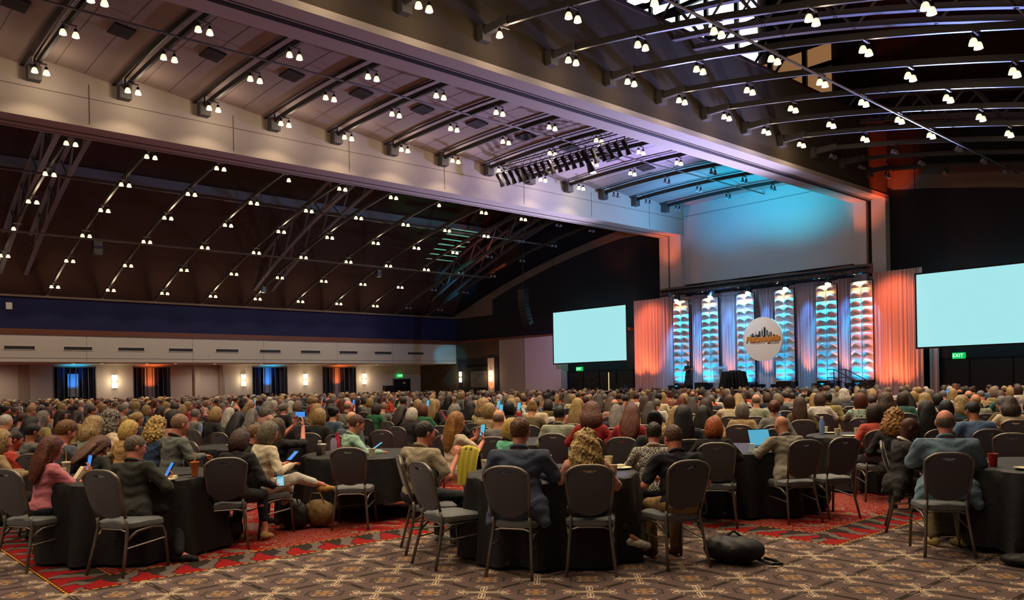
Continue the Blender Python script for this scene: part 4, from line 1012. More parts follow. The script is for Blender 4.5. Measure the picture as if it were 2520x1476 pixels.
DEF = dict(lean=4, yaw=0, pitch=8, twist=0, side=0, w=1.0, female=False, sleeve='long', top='shirt', hair='S', legs='sit', barefoot=False, skirt=False, hump=0.0,
           elb=[(-0.27, 0.02, 0.76), (0.27, 0.02, 0.76)], wri=[(-0.14, 0.30, 0.72), (0.14, 0.30, 0.72)], hdir=[(0.5, 1, -0.1), (-0.5, 1, -0.1)], hn=[(0, 0, -1), (0, 0, -1)],
           knee=[(-0.13, 0.46, 0.50), (0.13, 0.46, 0.50)], ank=[(-0.12, 0.42, 0.09), (0.12, 0.42, 0.09)], toe=None, stand=False, vox=0.013, collar=False)
def person_meshes(name, **kw):
    P = dict(DEF); P.update(kw); v = P['vox']; w = P['w']
    Rt = _rot('X', -P['lean']) @ _rot('Z', P['twist']) @ _rot('Y', P['side'])
    piv = np.array((0, 0, 0.52)); lift = np.array((0, 0, 0.38 if P['stand'] else 0.0))
    def tor(p): return Rt @ (np.array(p, float) - piv) + piv + lift
    def torp(pr): return xf([(p[0], p[1] - piv, (p[2] - piv) if p[0] == 'c' else p[2], p[3], p[4], p[5]) for p in pr], Rt, piv + lift)
    fm = P['female']; sw = 0.145 if fm else 0.165 * w
    hb = P['hump']
    tor_skin = [ell((0, 0, 0.56), (0.15 * w, 0.11, 0.11)), ell((0, 0.01, 0.72), (0.125 * w, 0.09, 0.15)), ell((0, 0.01, 0.90), (0.145 * w, 0.10, 0.15)),
                cap((-sw, 0, 0.985), (sw, 0, 0.985), 0.05), cap((0, -0.005 - hb, 1.0), (0, 0.012, 1.12), 0.052, 0.05)]
    if fm: tor_skin += [ell((0.06, 0.08, 0.87), (0.06, 0.055, 0.055)), ell((-0.06, 0.08, 0.87), (0.06, 0.055, 0.055))]
    hc = tor((0, 0.035, 1.19)); Rh = Rt @ _rot('Z', -P['yaw']) @ _rot('X', -P['pitch'])
    skin = torp(tor_skin) + xf(head_prims(), Rh, hc) + [cap(tor((0, 0.005, 1.03)), hc + Rh @ np.array((0, -0.02, -0.05)), 0.052, 0.05)]
    shirt, top = [], P['top']
    g = 0.014 if top == 'shirt' else 0.026
    shirt = torp([ell((0, 0, 0.58), (0.155 * w + g, 0.115 + g, 0.12)), ell((0, 0.01, 0.72), ((0.128 if fm else 0.145) * w + g, 0.095 + g, 0.16)), ell((0, 0.01, 0.89), (0.15 * w + g, 0.105 + g, 0.16)),
                  cap((-sw, -0.005, 0.978), (sw, -0.005, 0.978), 0.052 + g * 0.8, k=0.04), ell((0, -0.01, 1.01), (0.085, 0.07, 0.045))])
    if fm: shirt += torp([ell((0.06, 0.085, 0.87), (0.065, 0.06, 0.06)), ell((-0.06, 0.085, 0.87), (0.065, 0.06, 0.06))])
    if hb: shirt += torp([ell((0, -0.06 * 1, 0.93), (0.15, 0.09, 0.12))])
    arms = []
    for i in (0, 1):
        s = -1 if i == 0 else 1
        sh = tor((s * (sw + 0.012), 0, 0.965)); el, wr = np.array(P['elb'][i], float), np.array(P['wri'][i], float)
        skin += [cap(sh, el, 0.044 * (0.9 if fm else 1), 0.036), cap(el, wr, 0.036, 0.024)]
        skin += hand_prims(wr, P['hdir'][i], P['hn'][i], 0.92 if fm else 1.0, P.get('curl', 0.55), -s)
        if P['sleeve'] == 'long':
            shirt += [cap(sh, el, 0.052 + g * 0.7, 0.044 + g * 0.6), cap(el, wr + (el - wr) * 0.06, 0.046 + g * 0.5, 0.034 + g * 0.4)]
        elif P['sleeve'] == 'short':
            shirt += [cap(sh, sh + (el - sh) * 0.72, 0.056 + g * 0.6, 0.054 + g * 0.5)]
        elif P['sleeve'] == 'cap':
            shirt += [cap(sh, sh + (el - sh) * 0.15, 0.05 + g * 0.5, 0.05)]
        elif P['sleeve'] == '34':
            shirt += [cap(sh, el, 0.052 + g * 0.7, 0.046 + g * 0.5), cap(el, el + (wr - el) * 0.35, 0.047 + g * 0.5, 0.044)]
    if top == 'blazer':
        # skirts of the jacket, hanging over the seat
        shirt += torp([ell((0, -0.04, 0.54), (0.20 * w, 0.125, 0.13)), cap((0.16 * w, -0.03, 0.60), (0.20 * w, -0.06, 0.43), 0.065, 0.05, 0.06), cap((-0.16 * w, -0.03, 0.60), (-0.20 * w, -0.06, 0.43), 0.065, 0.05, 0.06)])
    legs, shoes = [], []
    for i in (0, 1):
        s = -1 if i == 0 else 1
        hp = np.array((s * 0.085, 0.02, 0.55 if not P['stand'] else 0.90)); kn, an = np.array(P['knee'][i], float), np.array(P['ank'][i], float)
        skin += [cap(hp, kn, 0.075, 0.052, 0.03), cap(kn, kn + (an - kn) * 0.3 + np.array((0, -0.01, 0)), 0.05, 0.052), cap(kn + (an - kn) * 0.3, an, 0.05, 0.033)]
        tg = 0.35 if P.get('crop') else 0.02
        legs += [cap(hp, kn, 0.092 * (w * 0.5 + 0.5), 0.066, 0.03), cap(kn, an + (kn - an) * tg, 0.066, 0.054 if not P.get('wide') else 0.08)]
        td = np.array(P['toe'][i] if P['toe'] else (s * 0.05, 1.0, -0.12), float); td /= np.linalg.norm(td)
        dn = np.array((0, 0, -1.0)); dn = dn - td * (dn @ td); dn /= max(1e-6, np.linalg.norm(dn))
        hl = an + dn * 0.045 - td * 0.03
        skin += [cap(an, an + td * 0.12 + dn * 0.04, 0.030, 0.024)]
        shoes.append([cap(hl, hl + td * 0.10, 0.036, 0.040, 0.02), cap(hl + td * 0.10, hl + td * 0.20 + dn * 0.008, 0.040, 0.030, 0.02), cap(hl - dn * 0.01, hl - dn * 0.035 + td * 0.02, 0.036, 0.034, 0.015)])
    legs += [ell(np.array((0, 0.0, 0.555)) + lift, (0.175 * w, 0.125, 0.105))]
    if P['stand']: legs = [cap((0, 0, 0.98), (0, 0, 0.85), 0.12, 0.165, 0.06), cap((0, 0, 0.85), (0, 0.01, 0.32), 0.16, 0.25, 0.06)]
    if P['skirt']: legs += [cap((-0.09, 0.05, 0.53), (-0.11, 0.45, 0.50), 0.10, 0.09, 0.05), cap((0.09, 0.05, 0.53), (0.11, 0.45, 0.50), 0.10, 0.09, 0.05)]
    D = dict(hc=hc, Rh=Rh, P=P)
    wr = lambda X, Y, Z: 0.0035 * np.sin(Z * 70 + 3.0 * np.sin(X * 17 + 1) + 2.5 * np.sin(Y * 15)) if v < 0.016 else 0 * X
    D['body'] = smesh('body', skin, min(v, 0.012) if v < 0.02 else v, M['o_skin'])
    ctop = None
    n0 = tor((0, 0.01, 1.035)); nz = Rt @ np.array((0, 0, 1.0))
    ctop = lambda X, Y, Z: ((X - n0[0]) * nz[0] + (Y - n0[1]) * nz[1] + (Z - n0[2]) * nz[2])
    D['shirt'] = smesh('shirt' if top == 'shirt' else 'jacket', shirt, v, M['o_' + P.get('fabric', 'cloth')], ctop, wr if v < 0.02 else None)
    D['legs'] = smesh('trousers', legs, v if v > 0.012 else 0.014, M['o_cloth'], None, None)
    if v < 0.02: D['shoes'] = [smesh('shoe', s, 0.012, M['o_cloth']) for s in shoes]
    if P['collar'] or top == 'blazer':
        q = []
        for k in range(12):
            a = 2 * PI * k / 12; b = 2 * PI * (k + 1) / 12
            f = lambda t: tor((0.066 * math.cos(t), -0.004 + 0.062 * math.sin(t), 1.045 - 0.022 * math.sin(t)))
            if math.sin((a + b) / 2) < 0.9: q.append(cap(f(a), f(b), 0.016, k=0.006))
        D['collar'] = smesh('collar', q, 0.010 if v < 0.02 else 0.016, M['o_cloth'])
    return D
SKIN = {'l': '#c98f72', 'm': '#b57a58', 'r': '#c9806a', 'd': '#4a2a1c', 't': '#9a6243'}
HC = {'bk': '#12100f', 'db': '#2c1c14', 'br': '#40291c', 'au': '#5c2c18', 'bl': '#9c8050', 'gr': '#6e675e', 'wh': '#bdb6aa', 'pk': '#7a6654', 'or': '#a04e1e'}
def addhair(parent, D, kind, hc, vox=0.011):
    if kind is None or kind == '-': return
    o = link('hair', hair_mesh(kind, vox), parent)
    mt = Matrix([list(r) + [0] for r in D['Rh'].tolist()] + [[0, 0, 0, 1]])
    k = {'S': 1.02, 'B': 1.0, 'T': 1.03, 'W': 1.14}.get(kind, 1.10)
    o.matrix_local = Matrix.Translation(Vector(D['hc'])) @ mt @ Matrix.Diagonal((k, min(k, 1.12), min(k, 1.1), 1))
    o.color = hexc(HC.get(hc, hc)); return o
def put_person(D, loc, ang, label, top='#333333', legs='#151518', skin='l', hair='S', hc='db', shoe='#151518', collar=None, group='seated audience', s=1.0, share=False):
    """ang: direction faced, degrees from +X"""
    t = thing('person', label, 'person', loc, math.radians(ang - 90), group)
    t.scale = (s, s, s)
    b = link('body', D['body'], t); b.color = hexc(SKIN.get(skin, skin))
    o = link('shirt' if D['P']['top'] == 'shirt' else 'jacket', D['shirt'], t); o.color = hexc(top)
    o = link('trousers', D['legs'], t); o.color = hexc(legs)
    for m_ in D.get('shoes', []):
        o = link('shoe', m_, t); o.color = hexc(shoe)
    if 'collar' in D:
        o = link('collar', D['collar'], t); o.color = hexc(collar or top)
    addhair(t, D, hair, hc, 0.010 if D['P']['vox'] < 0.02 else 0.02)
    return t
def eyes_glasses(t, D, glasses=False, beard=None):
    H = Matrix.Translation(Vector(D['hc'])) @ Matrix([list(r) + [0] for r in D['Rh'].tolist()] + [[0, 0, 0, 1]])
    for s in (-1, 1):
        o = MB().lathe([(0, -0.011), (0.008, -0.008), (0.011, 0), (0.008, 0.008), (0, 0.011)], 10).build('eye', M['white_pl'], t, True); o.matrix_local = H @ Matrix.Translation((s * 0.031, 0.078, 0.0))
        o = MB().lathe([(0, -0.005), (0.005, 0), (0, 0.005)], 8).build('pupil', M['black_plastic'], t, True); o.matrix_local = H @ Matrix.Translation((s * 0.031, 0.087, 0.0))
    if glasses:
        g = MB()
        for s in (-1, 1):
            g.tube([(s * 0.033 + 0.023 * math.cos(a), 0.098, -0.002 + 0.017 * math.sin(a)) for a in [2 * PI * k / 12 for k in range(13)]], 0.003, 5)
            g.tube([(s * 0.056, 0.098, 0.005), (s * 0.080, 0.06, 0.006), (s * 0.082, -0.01, 0.0)], 0.003, 5)
        g.tube([(-0.01, 0.1, 0.003), (0.01, 0.1, 0.003)], 0.003, 5)
        o = g.build('glasses', M['black_plastic'], t); o.matrix_local = H

# ================================================================== CHAIRS
def chair_back_mesh():
    mb = MB(); n = 20; H = 0.425
    def half(z):                                  # half width of the pad at height z (0..1)
        return 0.155 + 0.035 * min(1, z * 1.4)
    cols = []
    W = 0.19
    def top(x): return H - 0.055 * (abs(x) / W) ** 3.2
    def bot(x): return 0.055 * (abs(x) / 0.165) ** 2.2
    xs = [-W + 2 * W * k / n for k in range(n + 1)]
    def yb(z): return -0.205 - 0.12 * (z / H) - 0.015 * math.sin(PI * z / H)
    def P(x, z, s):
        zz = max(0, min(1, z / H)); xx = x * (half(zz) / 0.19)
        return (xx, yb(z) + s * 0.022 * (1 - 0.4 * (abs(x) / W) ** 4), 0.495 + z)
    for k in range(n):
        a, b = xs[k], xs[k + 1]
        def strip(z0a, z1a, z0b, z1b, m):
            for s in (-1, 1):
                mb.grid(lambda u, v: P(a + (b - a) * u, (z0a + (z0b - z0a) * u) * (1 - v) + (z1a + (z1b - z1a) * u) * v, s), 1, m)
            mb.grid(lambda u, v: P(a + (b - a) * u, z1a + (z1b - z1a) * u, 2 * v - 1), 1, 1)
            mb.grid(lambda u, v: P(a + (b - a) * u, z0a + (z0b - z0a) * u, 2 * v - 1), 1, 1)
        hl = lambda x: H - 0.058 + 0.020 * (x / 0.062) ** 2
        hh = lambda x: H - 0.036 + 0.004 * (x / 0.062) ** 2
        if abs(a) < 0.06 and abs(b) < 0.06:
            strip(bot(a), hl(a), bot(b), hl(b), 7); strip(hh(a), top(a), hh(b), top(b), 1)
        else: strip(bot(a), top(a), bot(b), top(b), 8)
    for s, x in ((-1, -W), (1, W)):
        mb.grid(lambda u, v: P(x, bot(x) + (top(x) - bot(x)) * u, 2 * v - 1), 8, 1)
    return mb.mesh('backrest', M['chair_fab'], True)
def frame_pts():
    pts = []
    for k in range(15):
        u = -1 + 2 * k / 14
        x = u; z = 0.925 - 0.065 * abs(u) ** 3.2
        pts.append((0.197 * u, -0.328, z))
    L = [(-0.195, -0.305, 0.80), (-0.178, -0.262, 0.64), (-0.162, -0.215, 0.50)]
    return L[::-1] + pts + [(-x, y, z) for x, y, z in L]
def seat_mesh():
    def f(u, v):
        a = 2 * PI * u
        c, s_ = math.cos(a), math.sin(a)
        r = (abs(c) ** 6 + abs(s_) ** 6) ** (-1 / 6)
        prof = [(0.0, 0.475), (0.55, 0.476), (0.88, 0.468), (0.985, 0.452), (1.0, 0.43), (0.985, 0.408), (0.9, 0.400), (0.0, 0.400)]
        k = int(round(v * 7)); rr, z = prof[k]
        w = 0.215 + 0.012 * s_ * rr
        return (c * r * rr * w, 0.005 + s_ * r * rr * 0.215, z - 0.012 * (rr ** 2) * max(0, s_))
    return MB().grid(f, 36, 7).mesh('seat', M['seat_fab'], 'auto')
def make_chair(name='banquet_chair'):
    t = thing(name, 'x', 'chair', group='banquet chairs')
    link('seat', seat_mesh(), t)
    link('backrest', chair_back_mesh(), t)
    MB().tube(frame_pts(), 0.014, 8).build('back_frame', M['bronze'], t, True)
    for s in (-1, 1):
        MB().tube([(s * 0.162, -0.215, 0.50), (s * 0.165, -0.20, 0.42), (s * 0.180, -0.235, 0.25), (s * 0.205, -0.30, 0.0)], 0.014, 8).build('leg', M['bronze'], t, True)
        MB().tube([(s * 0.175, -0.215, 0.31), (s * 0.190, -0.12, 0.375), (s * 0.200, 0.05, 0.39), (s * 0.205, 0.16, 0.375), (s * 0.208, 0.19, 0.32), (s * 0.215, 0.22, 0.0)], 0.014, 8).build('leg', M['bronze'], t, True)
    mb = MB()
    for s in (-1, 1): mb.tube([(s * 0.185, -0.235, 0.24), (s * 0.21, 0.20, 0.27)], 0.008, 5)
    mb.tube([(-0.17, -0.2, 0.375), (-0.1, -0.2, 0.395), (0.1, -0.2, 0.395), (0.17, -0.2, 0.375)], 0.009, 5).tube([(-0.205, 0.18, 0.36), (0.205, 0.18, 0.36)], 0.009, 5)
    mb.build('stretcher', M['bronze'], t)
    return t
def low_chair():
    mb = MB().box((0, 0, 0.435), (0.43, 0.43, 0.07), mi=0)
    mb.grid(lambda u, v: ((-0.155 - 0.035 * min(1, v * 1.4)) * (1 - 2 * u), -0.20 - 0.13 * v, 0.5 + 0.42 * v - 0.05 * abs(1 - 2 * u) ** 3 * (v ** 3)), 8, 5, 1)
    mb.grid(lambda u, v: ((-0.155 - 0.035 * min(1, v * 1.4)) * (1 - 2 * u), -0.235 - 0.13 * v, 0.5 + 0.42 * v - 0.05 * abs(1 - 2 * u) ** 3 * (v ** 3)), 8, 5, 1)
    mb.tube([(p[0], p[1], p[2]) for p in frame_pts()[::2]], 0.012, 4, 2)
    for s in (-1, 1):
        mb.tube([(s * 0.165, -0.21, 0.46), (s * 0.205, -0.30, 0.0)], 0.012, 4, 2).tube([(s * 0.205, 0.18, 0.4), (s * 0.215, 0.22, 0.0)], 0.012, 4, 2)
    return mb.mesh('banquet_chair', [M['seat_fab'], M['chair_fab'], M['bronze']], 'auto')
CH0 = [None]; LOWC = low_chair(); n_chairs = [0]
USED = set()
CARD = ['one', 'two', 'three', 'four', 'five', 'six', 'seven', 'eight', 'nine', 'ten', 'eleven', 'twelve']
def uniq(lab, *alts):
    for x in (lab,) + alts:
        if x not in USED: USED.add(x); return x
    for w in ('farther', 'outer', 'inner', 'nearer', 'hindmost', 'foremost'):
        x = w + ' ' + lab
        if x not in USED: break
    USED.add(x); return x
def chair(x, y, ang, lab, low=False):
    n_chairs[0] += 1
    lab = uniq(lab)
    if low:
        o = link('banquet_chair', LOWC, None, (x, y, 0)); o.rotation_euler = (0, 0, math.radians(ang - 90))
        tag(o, lab, 'chair', 'banquet chairs'); return o
    if CH0[0] is None:
        CH0[0] = make_chair(); CH0[0].location = (x, y, 0); CH0[0].rotation_euler = (0, 0, math.radians(ang - 90)); CH0[0]['label'] = lab; return CH0[0]
    return dup(CH0[0], (x, y, 0), math.radians(ang - 90), lab)

FGCH = [(-8.59, 1.775, 118, 'banquet chair at the left edge, under the person in the pink top'), (-7.77, 2.34, 118, 'banquet chair under the person in the dark blazer and glasses'),
        (-8.2, 3.39, 160, 'banquet chair with a handbag beneath it, under the person in black with a brown bob'),
        (-8.25, 4.94, 139, 'empty banquet chair seen from behind, grey seat showing, left of the patterned bag table'),
        (-5.87, 4.52, 85, 'empty banquet chair with a pale grey seat, left of the blue-grey blazer'),
        (-6.47, 4.76, 62, 'banquet chair seen edge-on, under the person in the beige shirt'),
        (-5.16, 4.72, 117, 'banquet chair under the person in the blue-grey blazer at the nearest round table'),
        (-4.77, 5.18, 133, 'banquet chair under the person with long wavy blonde hair'), (-4.42, 5.86, 156, 'banquet chair under the person in the navy polo shirt'),
        (-5.25, 7.8, 125, 'banquet chair under the person with orange hair in black'), (-4.78, 8.58, 149, 'banquet chair under the bald person in the beige-grey blazer'),
        (-4.62, 9.14, 152, 'empty banquet chair right of the bald person in the beige-grey blazer'), (-3.49, 8.81, 24, 'banquet chair seen edge-on, under the person in the black suit'),
        (-2.92, 7.9, 124, 'banquet chair under the person in the light blue blazer'), (-6.80, 5.88, 82, 'banquet chair with a yellow cardigan draped over its back'),
        (-8.55, 3.98, 110, 'banquet chair under the person in the cream shirt with crossed legs')]
for c in FGCH: chair(*c)

# ================================================================== TABLES
TG = {}     # (col,row) -> (x,y)
def cloth_mesh(seed, hem, r=0.80):
    rnd = random.Random(seed); ph = [rnd.uniform(0, 6) for _ in range(4)]
    def wob(k, a):
        if k < 3: return 0
        f = (k - 2) / 6.0
        return 0.05 * f * (math.sin(a * 11 + ph[0]) + 0.6 * math.sin(a * 17 + ph[1]) + 0.4 * math.sin(a * 5 + ph[2]))
    prof = [(0.0, 0.762), (r - 0.1, 0.762), (r, 0.760), (r + 0.02, 0.745)] + [(r + 0.02 + 0.07 * q, 0.745 - (0.745 - hem) * q) for q in (0.15, 0.35, 0.6, 0.8, 1.0)]
    return MB().lathe(prof, 88, wob=wob, close=False).mesh('tablecloth', M['black_cloth'], 'auto')
CLOTHS = [cloth_mesh(k, h) for k, h in enumerate((0.03, 0.06, 0.22))]
def table_mesh():
    mb = MB().lathe([(0.0, 0.72), (0.77, 0.72), (0.77, 0.752), (0.0, 0.752)], 32)
    return mb
TTOP = MB().lathe([(0.0, 0.72), (0.77, 0.72), (0.77, 0.752), (0.0, 0.752)], 32).mesh('tabletop', mat('table_board', '#3a3028', 0.7))
def leg_mesh(s): return MB().tube([(s * 0.40, -0.3, 0.72), (s * 0.44, -0.3, 0.15), (s * 0.5, -0.42, 0.0)], 0.018, 6).tube([(s * 0.40, 0.3, 0.72), (s * 0.44, 0.3, 0.15), (s * 0.5, 0.42, 0.0)], 0.018, 6).tube([(s * 0.44, -0.3, 0.3), (s * 0.44, 0.3, 0.3)], 0.015, 5).mesh('leg', M['black_metal'])
TLEG = [leg_mesh(-1), leg_mesh(1)]
def table(x, y, lab, v=0):
    t = thing('round_table', uniq('folding round table beneath the black cloth, ' + lab), 'table', (x, y, 0), random.uniform(0, 3), 'round banquet tables')
    link('tabletop', TTOP, t); link('leg', TLEG[0], t); link('leg', TLEG[1], t)
    c = link('tablecloth', CLOTHS[v], None, (x, y, 0)); tag(c, uniq('black round tablecloth, ' + lab), 'tablecloth', 'black round tablecloths')
FGT = [(-5.53, 5.48, 'nearest the camera, with paper cups and a plate', 0), (-8.70, 2.68, 'at the left, with notepad and iced tea', 0), (-9.02, 5.62, 'with the pink and lavender bottles', 2),
       (-5.66, 8.95, 'with the open laptop and clear cup', 0), (-2.25, 8.85, 'at the right edge, with the red cup', 1), (-5.45, 11.95, 'with the blue water bottle and cream plates', 0)]
FGT = [(x, y, l, v) for x, y, l, v in FGT]
for q in FGT: table(*q)
def in_view(x, y, mg=0.9):
    f = x * _F.x + y * _F.y; r = x * _R.x + y * _R.y
    return f > 2 and abs(r) < f * 0.63 + mg
rows = [2.2, 5.3, 8.6, 11.9, 15.2, 18.5, 21.8, 25.1, 28.4, 31.6, 34.6]
ctr = [(q[0], q[1]) for q in FGT]
for r_, y in enumerate(rows):
    for c_ in range(16):
        x = -2.3 - 3.32 * c_ + (0.5 if r_ % 2 else 0) + random.uniform(-0.2, 0.2); yy = y + random.uniform(-0.2, 0.2)
        if x < -52.6 or (y > 33 and x > -16) or not in_view(x, yy): continue
        if min(math.hypot(x - a, yy - b) for a, b in ctr) < 2.5: continue
        if x > -8 and yy < 5: continue
        if x > -4.5 and yy < 10.5: continue
        TG[(c_, r_)] = (x, yy); ctr.append((x, yy))
def tname(x, y):
    k = min(TG, key=lambda q: (TG[q][0] - x) ** 2 + (TG[q][1] - y) ** 2)
    tx, ty = TG[k]
    side = ('stage' if y > ty + 0.45 else 'near' if y < ty - 0.45 else '') ; lr = ('right' if x > tx + 0.45 else 'left' if x < tx - 0.45 else '')
    sd = (side + '-' + lr).strip('-') or 'near'
    return '%s seat, %s table from left, row %s from stage' % (sd, ORD[15 - k[0]], CARD[len(rows) - 1 - k[1]])
for k, (x, y) in TG.items():
    table(x, y, '%s from left wall in row %s from stage' % (ORD[15 - k[0]], CARD[len(rows) - 1 - k[1]]), random.choice((0, 0, 1)))

FGPOS={
'pink':(-8.607,1.663,100.3,1.072),
'suitglasses':(-7.743,2.143,122.0,1.079),
'blacktop':(-7.99,3.393,118.6,1.101),
'undercut':(-8.984,3.948,105.8,1.088),
'whiteshirt':(-8.478,3.904,96.7,1.133),
'mint':(-9.121,5.329,77.1,1.155),
'beige':(-6.506,4.46,103.1,1.148),
'cream':(-7.877,6.098,89.8,1.158),
'tank':(-6.458,5.414,99.6,1.116),
'blueblazer':(-5.126,4.681,125.5,1.196),
'blond':(-4.744,5.117,136.9,1.053),
'plaid':(-5.041,6.631,122.2,1.093),
'polo':(-4.186,5.814,150.1,1.114),
'orange':(-5.252,7.769,124.1,1.0),
'grayblazer':(-4.807,8.621,149.6,1.089),
'blacksuit':(-3.468,8.349,64.0,1.061),
'bun':(-4.099,9.675,97.8,1.107),
'lightblue':(-2.753,7.84,113.4,1.175),
'longbrown':(-9.405,2.348,125.0,1.047),
'graytee':(-9.854,2.206,108.8,1.19),
'phoneman':(-12.024,2.368,106.4,1.108),
'tancardigan':(-10.001,1.642,95.1,1.109),
'redface':(-10.736,1.874,94.6,1.034),
'raglan':(-9.781,3.374,98.5,1.229),
'floral':(-10.435,3.376,111.7,1.153),
'tanjacket':(-10.905,3.165,103.4,1.131),
'graycurl':(-11.792,3.225,104.3,1.219),
'armsup':(-9.487,4.575,113.9,1.119),
'speaker':(-28.633,39.92,-24.3,2.843),
}
